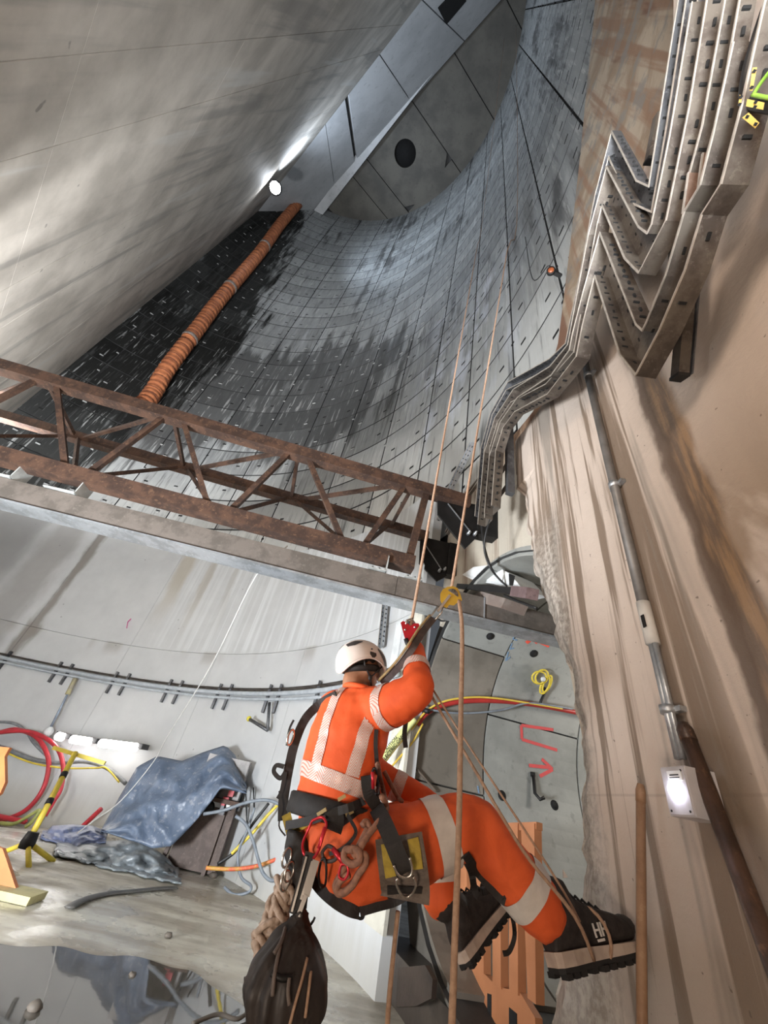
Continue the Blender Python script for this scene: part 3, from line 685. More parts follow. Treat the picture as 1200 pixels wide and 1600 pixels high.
# poles leaning by the right wall
M_WOOD=m_rust('pole_wood',(.34,.20,.115),(.26,.145,.08),(.42,.27,.16),.6,0)
def pole(a,b_,r,mat,label,parts):
    d=(b_-a).normalized(); t_=thing('pole',label,'pole',b_,None)
    m=MB(); m.tube([a,a.lerp(b_,.5),b_],r,14); build('shaft',m,mat,t_)
    m=MB(); m.lathe([(r*1.08,-.03),(r*1.08,.01),(r*.7,.035)],a,-d,14); build('end_cap',m,mat,t_)
a=oncyl(1001,1240,10.50); b_=oncyl(1003,1600,10.42); d=(b_-a).normalized(); b_=a+d*((0.02-a.z)/d.z)
pole(a,b_,.017,M_WOOD,'thin orange-brown pole leaning on the wall past the boot toe',1)
a=oncyl(1072,1145,10.54); b_=oncyl(1196,1470,10.50); d=(b_-a).normalized(); b_=a+d*((0-a.z)/d.z)
pole(a,b_,.027,m_rust('dark_pole',(.06,.035,.025),(.11,.06,.04),(.22,.12,.07),.4,.1),'thick dark brown pole leaning beside the lit box',1)
# ---------------------------------------------------------------- duct and flood lamp high up
M_DUCT=simple('duct_orange',(.62,.22,.09),(.42,.14,.06),.65,0,2.5)
dp=[oncyl(*p,10.72) for p in ((228,628),(240,612),(262,575),(310,512),(345,466),(405,396),(440,348),(478,304))]
first=oncyl(208,631,10.2); path=smooth_path([first,oncyl(222,634,10.5)]+dp[1:],10)
du=thing('ventilation_duct','long orange flexible air duct hanging down the dark far wall','duct',path[0])
L=[0]; 
for a,b_ in zip(path[:-1],path[1:]): L.append(L[-1]+(b_-a).length)
fine=[];k=0;tot=L[-1];s_=0
while s_<tot:
    while L[k+1]<s_: k+=1
    f=(s_-L[k])/(L[k+1]-L[k]); fine.append(path[k].lerp(path[k+1],f)); s_+=.11
rad=[.36+.035*math.sin(i*2.1) + (-.06 if i%52 in (0,1) else 0) for i in range(len(fine))]
m=MB(); m.tube(fine,rad,14); build('hose',m,M_DUCT,du)
m=MB()
for i in range(3,len(fine)-2,4): 
    d=(fine[i+1]-fine[i]).normalized(); m.lathe([(.375,-.02),(.395,0),(.375,.02)],fine[i],d,14,caps=False)
build('wire_ring',m,simple('duct_wire',(.22,.08,.04),(.15,.05,.03),.7,bump=0),du,kind='stuff')
for i in (56,110,170):
    if i<len(fine)-2:
        d=(fine[i+1]-fine[i]).normalized(); m=MB(); m.lathe([(.38,-.12),(.41,-.06),(.41,.06),(.38,.12)],fine[i],d,14); build('joint_band',m,simple('duct_band',(.3,.25,.22),(.2,.17,.15),.6),du)
fp=ray(430,293); tt=(-2.55)/(NW.x*fp.x+NW.y*fp.y); fp=fp*tt+Vector((0,0,H0))
FL=thing('flood_lamp','blazing white floodlight high on the dividing wall beside the orange duct','lamp',fp)
fd=(Vector((-4,7,10))-fp).normalized()
m=MB(); m.lathe([(.15,-.35),(.36,-.25),(.42,.05),(.40,.08)],fp,fd,20); build('housing',m,M_BLK,FL)
m=MB(); m.lathe([(.39,.06),(.2,.12),(.02,.14)],fp,fd,20); build('lens',m,emis('flood_glow',(.86,.92,1),45),FL,label='glaring white lens')
m=MB(); m.bar(fp-fd*.2,fp-NW*.42,.12,.12); build('bracket',m,M_BLK,FL)
# ---------------------------------------------------------------- ring main, clips, left fittings
M_PIPE=simple('pale_pipe',(.52,.56,.60),(.42,.46,.50),.4,.2)
rm=thing('trunking','grey pipe run following the pale curved wall','pipe run',P(60,R1-.1,2.7))
zt=lambda th: 2.735-.0000*(th-60)-(.0012*(max(th-70,0)))
m=MB(); m.tube([P(th,R1-.13,zt(th)) for th in range(116,19,-2)],.045,8); build('pipe',m,M_PIPE,rm)
m=MB(); m.tube([P(th,R1-.10,zt(th)-.10) for th in range(116,19,-2)],.030,8); build('pipe',m,M_PIPE,rm)
m=MB(); m.grid([[P(th,R1-.02,zt(th)+q) for th in range(116,19,-2)] for q in (.07,.10)]+[[P(th,R1-.16,zt(th)+.10) for th in range(116,19,-2)]]); build('tray_lip',m,M_TRAY,rm)
for x in (10,92,110,181,200,267,285,347,364,425,441,500):
    y=1030+ (x*.168 if x<240 else 40+(x-240)*.04); th,_=thz(x,y,R1)
    m=MB(); m.bar(P(th,R1-.05,zt(th)-.34),P(th,R1-.05,zt(th)+.20),.085,.05); build('clip',m,M_TRAYD,rm)
t_=thing('hanger_rod','blue-grey rod hanging from the pipe run down to the lamp row','rod',oncyl(75,1146,10.4))
a=oncyl(118,1060,10.42); b_=oncyl(76,1143,10.40)
m=MB(); m.tube([a,b_],.028,8); build('rod',m,simple('blue_grey',(.30,.36,.44),(.22,.27,.33),.4,.5),t_)
m=MB(); m.ball(b_,.11); build('end_fitting',m,M_WHITE,t_); m=MB(); m.tube([a,a.lerp(b_,.32)],.06,8); build('hook',m,simple('dull_yellow',(.42,.38,.2),(.3,.27,.2),.6),t_)
t_=thing('corner_strut','small grey corner strut with a yellow tip on the pale wall','strut',oncyl(418,1141,10.45))
for a,b_ in (((421,1098),(418,1141)),((418,1141),(390,1124))):
    m=MB(); m.tube([oncyl(*a,10.45),oncyl(*b_,10.35 if b_[0]<400 else 10.45)],.03,8); build('bar',m,M_TRAYD,t_)
m=MB(); m.ball(oncyl(389,1123,10.35),.05); build('tip',m,simple('yellow_tip',(.75,.66,.05),(.6,.5,.05),.5),t_,label='yellow tip')
M_TUBE=emis('tube_glow',(1,.97,.95),6)
for (x0,y0,x1,y1),lab in (((158,1161,212,1168),'long lit tube lamp, the rightmost on the pale wall'),((113,1155,140,1159),'lit tube lamp left of the longest one'),((90,1150,98,1152),'short lit lamp at the left end of the lamp row')):
    a,b_=oncyl(x0,y0,10.25),oncyl(x1,y1,10.25); d=(b_-a).normalized(); n=(Vector((CX,CY,a.z))-a).normalized()
    t_=thing('tube_lamp',lab,'lamp',a,'tube lamps in a row on the pale wall')
    m=MB(); m.bar(a-d*.12-n*.13+Vector((0,0,.04)),b_+d*.14-n*.13+Vector((0,0,.04)),.10,.20,n); build('housing',m,simple('lamp_housing',(.06,.06,.063),(.04,.04,.042),.6),t_)
    m=MB(); m.tube([a-d*.02,a,b_,b_+d*.02],[.05,.085,.085,.05],12); build('tube',m,M_TUBE,t_,label='glowing tube')

# yellow tags, black hose and green wires at the top right
p0=[oncyl(*p,10.30) for p in ((1212,-20),(1190,40),(1172,100),(1166,140),(1172,158),(1200,164),(1240,168))]
cable('cable',p0,.022,M_CABLE,'thick black cable bending round at the top right corner beside the yellow tags')
cable('cable',[oncyl(*p,10.27) for p in ((1178,146),(1190,128),(1215,96))],.006,simple('green_wire',(.30,.55,.08),(.25,.45,.06),.4,bump=0),'thin bright green wire at the top right corner, upper one')
cable('cable',[oncyl(*p,10.27) for p in ((1176,148),(1195,152),(1230,156))],.006,D.materials['green_wire'],'thin bright green wire at the top right corner, lower one')
M_TAG=simple('yellow_tag',(.50,.30,.04),(.43,.26,.03),.5,bump=0)
for q,lab in ((((1176,106),(1183,105),(1176,142),(1171,142)),'yellow tag hanging upright beside the thick black cable, topmost of the tags'),(((1156,148),(1160,150),(1157,166),(1153,165)),'narrow yellow tag seen edge-on left of the black cable'),(((1168,155),(1195,160),(1193,172),(1166,166)),'yellow tag lying across under the black cable bend'),(((1170,176),(1160,184),(1180,201),(1187,192)),'lowest yellow tag, tilted over the tray end')):
    pts=[oncyl(*p,10.25) for p in q]; c=sum(pts,Vector())/4; n=(Vector((0,0,H0))-c).normalized(); pts=[p-n*((p-c).dot(n)) for p in pts]
    t_=thing('cable_tag',lab,'tag',c,'yellow tags at the top right')
    m=MB(); m.prism(pts,n*.004); build('plate',m,M_TAG,t_)
    for f in (.15,.85):
        a=pts[0].lerp(pts[2],f).lerp(pts[1].lerp(pts[3],f),.5); m=MB(); m.box(a+n*.0045,(.008,.008,.008)); build('slot',m,M_SLOT,t_)
# ================================================================ LEFT SIDE OF THE FLOOR
def m_tarp(name,a,b,rough=.38):
    t=NT(name); p=t.pos(); n=t.noise(p,3.2,5,.6,.4); n2=t.noise(p,13,4,.6)
    c=t.mix(t.ramp(n,.35,.65),b,a); c=t.mix(t.math('MULTIPLY',t.ramp(n2,.56,.68),.3),c,(.50,.48,.46)); t.bump(n,.5,.06)
    return t.done(c,rough)
M_TARP=m_tarp('blue_grey_tarp',(.13,.17,.24),(.085,.115,.17)); M_TARP2=m_tarp('grey_tarp',(.26,.29,.305),(.17,.19,.205),.28); M_TARP3=m_tarp('blue_tarp',(.19,.22,.36),(.12,.15,.26),.35)
def resamp(L,n):
    d=[0]
    for a,b in zip(L[:-1],L[1:]): d.append(d[-1]+math.dist(a,b))
    out=[]
    for i in range(n):
        s=d[-1]*i/(n-1); k=0
        while k<len(d)-2 and d[k+1]<s: k+=1
        f=(s-d[k])/(d[k+1]-d[k]); out.append((L[k][0]+(L[k+1][0]-L[k][0])*f,L[k][1]+(L[k+1][1]-L[k][1])*f))
    return out
def sheet(name,top,bot,Yt,Ym,Yb,amp,seed,mat,label,nu=40,nv=22,back=None,folds=3.0):
    T=resamp(top,nu); B=resamp(bot,nu); rows=[]
    for j in range(nv):
        v=j/(nv-1); row=[]
        for i in range(nu):
            u=i/(nu-1); x=T[i][0]+(B[i][0]-T[i][0])*v; y=T[i][1]+(B[i][1]-T[i][1])*v
            Y=(1-v)**2*Yt+2*v*(1-v)*(2*Ym-.5*(Yt+Yb))+v*v*Yb
            q=Vector((u*folds+seed,v*1.6+u*.8,seed))
            Y+=amp*(abs(mnoise.noise(q*1.6))*1.6+.5*mnoise.noise(q*4)+.25*mnoise.noise(q*9))*(.3+.7*math.sin(pi*min(max(v,.08),.95)))
            p=atY(x,y,Y)
            if p.z<.02: p.z=.02+.01*abs(mnoise.noise(q*5))
            row.append(p)
        rows.append(row)
    bk=[p+Vector((0,.05,-.02)) for p in rows[0]]; bk2=[Vector((p.x,p.y+.07,max(.02,p.z-.5))) for p in rows[0]]
    m=MB(); m.grid([bk2,bk]+rows); o=build(name,m,mat,label=label,cat='tarpaulin',group=None)
    md=o.modifiers.new('t','SOLIDIFY'); md.thickness=.012
    return o
mx=atY(300,1300,8.45)
ma=thing('pump_cabinet','brown steel frame with wiring half hidden under the large draped tarpaulin','machine',Vector((-2.1,8.6,0)))
M_BRN=m_rust('brown_frame',(.085,.06,.05),(.12,.085,.07),(.16,.12,.10),.6,.2)
fx0,fx1=atY(262,1340,8.5).x,atY(343,1340,8.5).x
m=MB(); m.box(((fx0+fx1)/2,8.62,.42),(fx1-fx0,.2,.80)); build('back_box',m,M_BRN,ma)
for x in (fx0+.03,fx1-.16,fx1-.02):
    m=MB(); m.bar((x-.1 if x<fx0+.1 else x,8.48,0.0),(x,8.5,.95),.06,.06,(0,1,0)); build('leg',m,M_BRN,ma)
m=MB(); m.box(((fx0+fx1)/2+.05,8.5,.93),(fx1-fx0+.1,.34,.06)); build('shelf',m,M_RUST,ma)
m=MB(); m.box(((fx0+fx1)/2,8.62,1.25),(.75,.16,.58)); build('control_box',m,simple('grey_box',(.30,.28,.27),(.2,.19,.18),.5),ma)
m=MB(); m.lathe([(.10,0),(.10,.05),(.05,.06)],atY(326,1262,8.5),(0,-1,0),16); build('dial',m,M_BLK,ma)
for x,y,c in ((352,1252,(.6,.04,.06)),(362,1238,(.55,.05,.06)),(356,1258,(.75,.73,.70)),(348,1266,(.12,.12,.13))):
    m=MB(); m.box(atY(x,y,8.42),(.09,.08,.12)); build('terminal',m,simple('terminal_col',c,None,.5,bump=0),ma)
sheet('tarpaulin',[(158,1296),(186,1246),(214,1198),(246,1181),(284,1189),(318,1175),(352,1164),(368,1180),(386,1228)],[(158,1298),(185,1308),(212,1316),(240,1326),(268,1322),(290,1300),(318,1268),(345,1232),(384,1240)],8.75,8.05,7.85,.22,2.0,M_TARP,'large blue-grey tarpaulin draped over the brown machine against the pale wall')
sheet('tarpaulin',[(80,1334),(118,1322),(160,1316),(205,1313),(238,1326),(262,1342),(276,1362)],[(84,1338),(112,1358),(150,1368),(180,1382),(215,1386),(250,1386),(283,1384)],8.3,7.7,7.5,.42,5.0,M_TARP2,'crumpled shiny grey tarpaulin lying on the floor in front of the machine')
sheet('tarpaulin',[(60,1310),(82,1290),(112,1288),(145,1290),(168,1300)],[(62,1314),(78,1330),(100,1326),(135,1318),(166,1316)],9.0,8.5,8.35,.18,8.0,M_TARP3,'small violet-blue tarpaulin fold on the floor left of the draped one')
# cables and hoses
M_RED=simple('red_hose',(.52,.035,.05),(.40,.03,.04),.4,bump=0); M_GREY=simple('grey_cable',(.24,.25,.26),(.16,.17,.18),.5,bump=0)
M_YEL=simple('yellow_plastic',(.72,.56,.06),(.60,.46,.05),.45,bump=.05); M_LGREY=simple('pale_cable',(.21,.24,.27),(.15,.17,.20),.5,bump=0)
W=lambda L,R=10.3:[oncyl(*p,R) for p in L]
cable('hose',W([(-40,1155),(0,1144),(25,1140),(55,1150),(72,1174),(76,1200),(66,1235),(40,1266),(0,1283),(-40,1290)]),.048,M_RED,'red hose looping in the larger outer-left arc on the pale wall','hose','red hoses on the pale wall')
cable('hose',W([(-40,1150),(30,1142),(65,1150),(90,1170),(99,1200),(95,1232),(84,1252),(70,1275)],10.2),.045,M_RED,'red hose arching closest to the tube lamps','hose','red hoses on the pale wall')
cable('hose',W([(-30,1270),(0,1276),(40,1284)],10.1),.045,M_RED,'short red hose low on the wall at the left edge','hose','red hoses on the pale wall')
cable('hose',[oncyl(126,1294,10.1),oncyl(140,1281,10.1),oncyl(158,1264,10.1)],.045,M_RED,'short red hose end sticking out beside the draped tarpaulin','hose','red hoses on the pale wall')
cable('cable',W([(-20,1162),(10,1171),(50,1186),(90,1192),(130,1190),(158,1196),(176,1206),(196,1224)],10.38),.04,M_GREY,'thick grey cable sagging below the tube lamps','cable')
cable('cable',W([(10,1176),(50,1192),(100,1200),(150,1200),(166,1200),(186,1222)],10.3),.018,M_YEL,'thin yellow cable running under the grey one on the pale wall','cable')
cable('cable',W([(-10,1128),(20,1130),(40,1142),(52,1160),(72,1180)],10.4),.03,M_GREY,'thin grey cable above the red hoses','cable')
cable('cable',W([(0,1286),(22,1287),(45,1275),(62,1266),(50,1284),(40,1292)],10.0),.035,simple('green_yellow',(.40,.42,.14),(.3,.33,.1),.5),'green and yellow cable loop beside the yellow tripod','cable')
Yc=8.2; Z=lambda L,Y=8.2:[atY(x,y,Y+.0*x) for x,y in L]
cable('cable',Z([(318,1272),(350,1266),(385,1254),(415,1250),(438,1258),(452,1275)],7.6),.022,M_LGREY,'blue-grey cable bridging from the machine towards the worker','cable','grey cables beside the machine')
cable('cable',Z([(368,1275),(384,1288),(396,1316),(404,1345),(412,1366),(426,1376),(442,1366)],7.5),.022,M_LGREY,'blue-grey cable drooping to a low bend beside the worker','cable','grey cables beside the machine')
cable('cable',Z([(398,1262),(386,1298),(374,1326),(372,1350),(378,1372),(392,1384),(388,1394),(366,1398),(350,1386)],7.75),.019,M_LGREY,'blue-grey cable ending in a loose loop on the floor','cable','grey cables beside the machine')
cable('cable',Z([(420,1255),(396,1286),(380,1310),(366,1332),(340,1350)],7.85),.022,M_CABLE,'thin dark cable slanting down behind the drooping grey cables','cable')
cable('cable',Z([(446,1246),(418,1274),(396,1300),(380,1316),(362,1334)],7.8),.022,M_YEL,'yellow cable slanting down beside the machine','cable')
cable('cable',Z([(322,1356),(362,1358),(398,1354),(428,1344),(452,1334)],7.7),.024,m_rust('red_yellow_cable',(.60,.10,.05),(.55,.30,.06),(.6,.5,.1),.5,0),'red cable with a yellow sleeve crossing low behind the worker','cable')
for x in (384,396):
    cable('cable',Z([(x,1230),(x+1,1262),(x+2,1290)],8.5),.012,M_CABLE,'thin cord hanging from the tarpaulin corner '+('nearer the machine' if x<390 else 'farther from the machine'),'cord')
m=MB(); st=[atz(x,y,.02) for x,y in ((108,1418),(128,1407),(150,1400),(178,1395),(210,1392),(250,1388),(275,1387))]; m.tube(smooth_path(st),.05,8,flat=.25); build('rubber_strip',m,simple('strip_grey',(.10,.095,.085),(.07,.065,.06),.5),label='dark rubber strip lying curved on the floor before the grey tarpaulin',cat='strip')
cable('cord',[Vector((-.97,3.79,3.4)),atY(400,900,4.2),atY(330,1040,5.6),atY(262,1150,7.2),atY(240,1190,7.7),atY(190,1250,7.75),atY(150,1280,7.9),atY(120,1302,8.0)],.008,simple('pale_cord',(.55,.54,.52),(.45,.44,.42),.7,bump=0),'thin pale cord hanging from the beam down across the draped tarpaulin','cord')
# yellow tripod stand
tf=atz(45,1356,0); Yt=tf.y+.15
tp=thing('tripod_stand','yellow tripod stand with black bands leaning in front of the red hoses','stand',tf)
hub=atY(44,1316,Yt); top=atY(118,1176,Yt+.6)
m=MB(); m.tube([hub,top],.036,10); build('pole',m,M_YEL,tp)
for f in (.37,.68):
    q=hub.lerp(top,f); q2=hub.lerp(top,f+.06); m=MB(); m.tube([q,q2],.045,10); build('band',m,M_BLK,tp)
for p_ in (atz(45,1356,0.0),atz(84,1346,0.0),atz(-6,1336,0.0)):
    m=MB(); m.tube([hub,p_],.028,8); build('leg',m,M_YEL,tp)
m=MB(); m.lathe([(.08,-.06),(.09,0),(.07,.1)],hub,(0,0,1),10); build('hub',m,M_BLK,tp)
m=MB(); m.bar(top-Vector((.35,0,0)),top+Vector((.45,.1,-.05)),.05,.05); build('cross_bar',m,M_YEL,tp)
# orange plastic barrier at the left edge
M_ORG=simple('orange_plastic',(.62,.20,.055),(.52,.16,.045),.45,bump=.1,scale=5)
bz=atz(22,1402,0); Yb=bz.y
ob=thing('safety_barrier','orange plastic barrier with a yellow foot at the left edge of the floor','barrier',bz)
A=lambda L:[atY(x,y,Yb) for x,y in L]
m=MB(); m.prism(A(((-70,1300),(4,1326),(28,1398),(-50,1414),(-70,1410))),(0,.05,0)); build('lower_board',m,M_ORG,ob)
m=MB(); m.prism(A(((-70,1160),(-10,1166),(15,1168),(7,1182),(8,1222),(0,1240),(-70,1300))),(0,.05,0)); build('upper_board',m,M_ORG,ob)
m=MB(); m.bar(atY(-40,1300,Yb+.03),atY(-40,1400,Yb+.03),.3,.05,(0,1,0)); build('post',m,M_ORG,ob)
m=MB(); m.box(bz+Vector((-.15,-.02,.03)),(.75,.30,.06)); build('foot',m,simple('foot_yellow',(.50,.45,.22),(.4,.36,.18),.6),ob,label='yellow foot block')
# pink mark
pm=oncyl(202,974,10.59)
m=MB(); pts=[oncyl(x,y,10.592) for x,y in ((205,967),(200,972),(198,982))]; m.tube(pts,.045,6,flat=.12); build('paint_mark',m,simple('pink_paint',(.85,.16,.42),None,.6,bump=0),label='small pink spray mark high on the pale lining',cat='paint mark')
# standing water
wt=NT('water'); nn_=wt.noise(wt.pos(),6,2); wt.bump(nn_,.02,.01); M_WATER=wt.done((.10,.09,.075),.03,0,**{'IOR':1.8,'Specular IOR Level':.9})
pl=[atz(x,y,.012) for x,y in ((-160,1476),(-40,1472),(40,1480),(100,1478),(150,1492),(200,1494),(262,1512),(300,1520),(352,1552),(396,1584),(402,1640),(360,1760),(150,1950),(-300,1950),(-420,1600))]
cen=sum(pl,Vector())/len(pl); ring_=smooth_path(pl+[pl[0]],6)[:-1]
ring_=[p+ (p-cen).normalized()*.09*mnoise.noise(p*3) for p in ring_]
m=MB(); m.add([cen]+ring_,[[0,i+1,(i+1)%len(ring_)+1] for i in range(len(ring_))]); tag(build('puddle',m,M_WATER),'still puddle of brown water in the near left floor corner','puddle')
# debris and a stick by the puddle
M_PEB=simple('pebble_brown',(.12,.10,.08),(.08,.065,.05),.7,bump=0)
for (x,y),s_,lab in (((50,1583),.045,'dark stone standing out of the puddle at the lower left'),((262,1466),.04,'small brown stone on the wet floor just beyond the puddle edge'),((332,1372),.07,'dark lump on the floor in front of the brown machine'),((205,1528),.03,'tiny stone in the puddle over the reflection of the tarpaulin')):
    p=atz(x,y,.0); m=MB(); m.ball(p+Vector((0,0,s_*.5)),(s_,s_*.8,s_*.6),n=8); m.v=[v+Vector((1,1,1))*s_*.25*mnoise.noise(v*40) for v in m.v]
    build('pebble',m,M_PEB,label=lab,cat='stone')
cable('cable',[atz(300,1600,.02),atz(340,1585,.04),atz(372,1592,.03),atz(395,1572,.05)],.012,simple('wet_rope',(.12,.10,.08),None,.6,bump=0),'dark wet cord lying across the puddle edge below the tool bag','cord')
# ================================================================ PORTAL AND TUNNEL FITTINGS
def tunp(x,y,off=.03):
    s,a=ontun(x,y); return tunpt(s,a,TR-off)
M_TRED=simple('dark_red_hose',(.40,.035,.03),(.30,.03,.025),.35,bump=0); M_CYEL=simple('cable_yellow',(.70,.50,.08),(.6,.42,.06),.5,bump=0)
cable('hose',[tunp(*p,.08) for p in ((648,1132),(664,1112),(690,1099),(730,1092),(780,1092),(830,1097),(880,1106),(930,1116))],.032,M_TRED,'red hose running along the tunnel wall behind the ropes','hose')
cable('cable',[tunp(*p,.12) for p in ((588,1206),(612,1172),(640,1136),(662,1108),(690,1092),(730,1085),(770,1086),(820,1093),(870,1101))],.012,M_CYEL,'yellow cable clipped just above the red tunnel hose','cable')
cable('cable',[tunp(*p,.12) for p in ((664,1106),(700,1111),(740,1110),(780,1104),(806,1095),(830,1093),(885,1101))],.012,M_LGREY,'grey cable weaving below and above the red tunnel hose','cable')
cable('cable',[tunp(*p,.1) for p in ((590,1222),(616,1190),(640,1160),(656,1130))],.012,M_CYEL,'yellow cable lowest beside the marked cable sleeve','cable')
cable('cable',[tunp(*p,.03) for p in ((628,1170),(640,1190),(658,1212),(680,1238))],.014,simple('brown_lead',(.10,.075,.055),None,.6,bump=0),'dark lead slanting down the tunnel wall below the sleeve','cable')
# warning sleeve
sl=[tunp(*p,.16) for p in ((586,1196),(604,1172),(622,1146),(640,1122))]
m=MB(); m.tube(smooth_path(sl),.055,12,flat=.7); sv=build('cable_sleeve',m,simple('sleeve_yellow',(.66,.68,.30),(.58,.60,.25),.45,bump=0),label='pale yellow cable sleeve with black warning lettering beside the raised arm',cat='sleeve')
def text(body,size,mat,parent,o,xd,yd,label=None,depth=.001,name='lettering'):
    cu=D.curves.new('t','FONT'); cu.body=body; cu.size=size; cu.extrude=depth; cu.resolution_u=2; cu.offset=size*.012
    ob=D.objects.new('t',cu); COL.objects.link(ob); dg=bpy.context.evaluated_depsgraph_get(); me=D.meshes.new_from_object(ob.evaluated_get(dg)); D.objects.remove(ob)
    xd=Vector(xd).normalized(); zd=xd.cross(Vector(yd)).normalized(); yd=zd.cross(xd)
    for v in me.vertices: v.co=o+xd*v.co.x+yd*v.co.y+zd*v.co.z-ORG[parent]
    me.name=name; return tag(link(name,me,mat,parent,ORG[parent]),label)
xd=(sl[3]-sl[0]).normalized(); cdir=(Vector((0,0,H0))-sl[1]).normalized(); yd=cdir.cross(xd)
text('ELECTRIC CABLE',.052,M_BLK,sv,sl[0]+xd*.03+cdir*.05-yd*.035,xd,yd)
text('CAUTION',.048,M_BLK,sv,sl[0]+xd*.1+cdir*.05+yd*.012,xd,yd)
for a,b_ in (((655,1098),(660,1112)),((792,1072),(791,1108))):
    pass
t_=thing('cable_clip','black clip holding the cables on the tunnel wall right of the raised elbow','clip',tunp(658,1106))
m=MB(); m.bar(tunp(654,1094,.03),tunp(660,1110,.14),.02,.02); build('arm',m,M_BLK,t_); m=MB(); m.tube([tunp(657,1108,.10),tunp(662,1108,.18)],.03,8); build('loop',m,M_BLK,t_)
# yellow strap coil on a hook
kc=tunp(843,1055,.08); kn=(T0+TU*ontun(843,1055)[0]-kc).normalized(); kx=TU; ky=kn.cross(kx).normalized()
kt=thing('webbing_coil','coiled bright yellow webbing hung on the tunnel wall beside the broken concrete edge','webbing',kc)
for (dx,dy,rx,ry) in ((-.05,0,.10,.085),(-.02,.02,.085,.10),(.09,-.05,.05,.12),(.07,-.08,.055,.12)):
    m=MB(); m.tube([kc+kx*(dx+rx*math.cos(q*pi/10))+ky*(dy+ry*math.sin(q*pi/10)) for q in range(20)],.013,6,closed=True); build('loop',m,M_YEL,kt)
m=MB(); m.lathe([(.03,0),(.035,.02),(.01,.03)],kc,kn,10); build('knob',m,M_WHITE,kt)
hk=thing('wall_hook','dark steel hook below the yellow webbing on the tunnel wall','hook',tunp(842,1094,.05))
m=MB(); m.tube([tunp(848,1078,.06),tunp(842,1092,.05),tunp(838,1098,.08)],.018,6); build('rod',m,M_BLK,hk)
m=MB(); m.box(tunp(848,1076,.03),(.04,.04,.06)); build('plate',m,M_BLK,hk)
hk=thing('wall_hook','long dark hook hanging on the tunnel wall below the red arrow','hook',tunp(832,1250,.05))
m=MB(); m.tube([tunp(831,1212,.03),tunp(832,1240,.05),tunp(836,1251,.10),tunp(841,1248,.12)],.02,6); build('rod',m,M_BLK,hk)
m=MB(); m.box(tunp(831,1210,.02),(.05,.03,.05)); build('plate',m,M_BLK,hk)
# bolt holes
for x,y,r,lab in ((834,1021,.052,'round bolt hole under the red mark at the top of the tunnel wall'),(784,1243,.05,'round bolt hole just above the raised knee'),(866,1258,.05,'round bolt hole right of the long hook'),(766,994,.05,'bolt pocket left of the blue scribble')):
    p=tunp(x,y,.001); s,a=ontun(x,y); nin=(T0+TU*s-p).normalized()
    m=MB(); m.lathe([(r*1.05,0),(r*1.05,.006),(r*.8,.007),(r*.8,-.02)],p,nin,16,caps=False); m.lathe([(r,.0065),(r*.02,.0068)],p,nin,16); build('bolt_hole',m,M_SLOT,tun,label=lab)
# spray marks
M_SPR=simple('red_spray',(.62,.07,.07),(.50,.08,.08),.7,scale=30,bump=0); M_SPB=simple('blue_chalk',(.10,.20,.36),(.22,.30,.38),.8,scale=60,bump=0); M_SPO=simple('bright_red_spray',(.85,.10,.06),None,.6,bump=0)
def stroke(name,L,w,mat,label,cat='paint mark',grp=None):
    m=MB()
    for l in L:
        pts=[]
        for a,b_ in zip(l[:-1],l[1:]):
            for q in range(6): pts.append((a[0]+(b_[0]-a[0])*q/6,a[1]+(b_[1]-a[1])*q/6))
        pts.append(l[-1]); 
        up=None
        rows=[]
        P3=[tunp(*p,.006) for p in pts]
        for i,p in enumerate(P3):
            d=(P3[min(i+1,len(P3)-1)]-P3[max(i-1,0)]).normalized(); s,a=ontun(*pts[i]); n=(T0+TU*s-p).normalized(); c=d.cross(n).normalized()
            rows.append([p-c*w/2,p-c*w/2+n*.002,p+c*w/2+n*.002,p+c*w/2])
        m.grid(rows,smooth=False)
    return build(name,m,mat,label=label,cat=cat,group=grp)
stroke('paint_mark',[[(826,1196),(858,1199)],[(846,1186),(863,1202)],[(863,1202),(843,1213)]],.038,M_SPR,'red spray-painted arrow pointing right on the tunnel wall')
stroke('paint_mark',[[(864,1140),(814,1133)],[(814,1133),(815,1155)],[(815,1155),(870,1172)]],.036,M_SPR,'red spray-painted open rectangle above the arrow')
stroke('paint_mark',[[(822,1004),(832,997),(840,1004)],[(836,999),(858,1009)]],.05,M_SPO,'bright red spray mark at the top of the tunnel wall')
stroke('paint_mark',[[(806,988),(801,998),(808,1000)],[(800,1004),(796,1014),(803,1012)],[(794,1018),(790,1032),(797,1026)]],.018,M_SPB,'faint blue scribble beside the curved tunnel joint')
stroke('paint_mark',[[(746,1228),(748,1240)]],.02,M_SPB,'tiny blue mark above the raised knee')
# broken soffit chunk, dark cables and bracket above the portal
ck=MB(); pts=[oncyl(x,y,10.75) for x,y in ((722,898),(740,886),(770,882),(796,896),(815,918),(800,922),(770,912),(742,908))]
ck.prism(pts,(pts[0]-P(thz(722,898,10.75)[0],10.45,pts[0].z))); build('broken_concrete',ck,M_WHITE,label='pale broken concrete patch over the portal under the hanging cables',cat='concrete')
ck=MB(); pts=[oncyl(x,y,10.72) for x,y in ((735,930),(752,924),(790,935),(783,950),(760,944),(730,938))]
ck.prism(pts,(pts[0]-P(thz(735,930,10.72)[0],10.45,pts[0].z))); build('broken_concrete',ck,m_rust('brown_chunk',(.17,.13,.11),(.22,.18,.155),(.13,.10,.085),.8,0),label='brown broken lump resting on the beam beside the yellow rope device',cat='concrete')
t_=thing('mesh_tray','blackened bracket arm crossing above the beam to the right of the yellow device','bracket',oncyl(820,926,10.6))
m=MB(); m.bar(oncyl(716,916,10.7),oncyl(808,924,10.6),.05,.06); build('arm',m,M_BLK,t_)
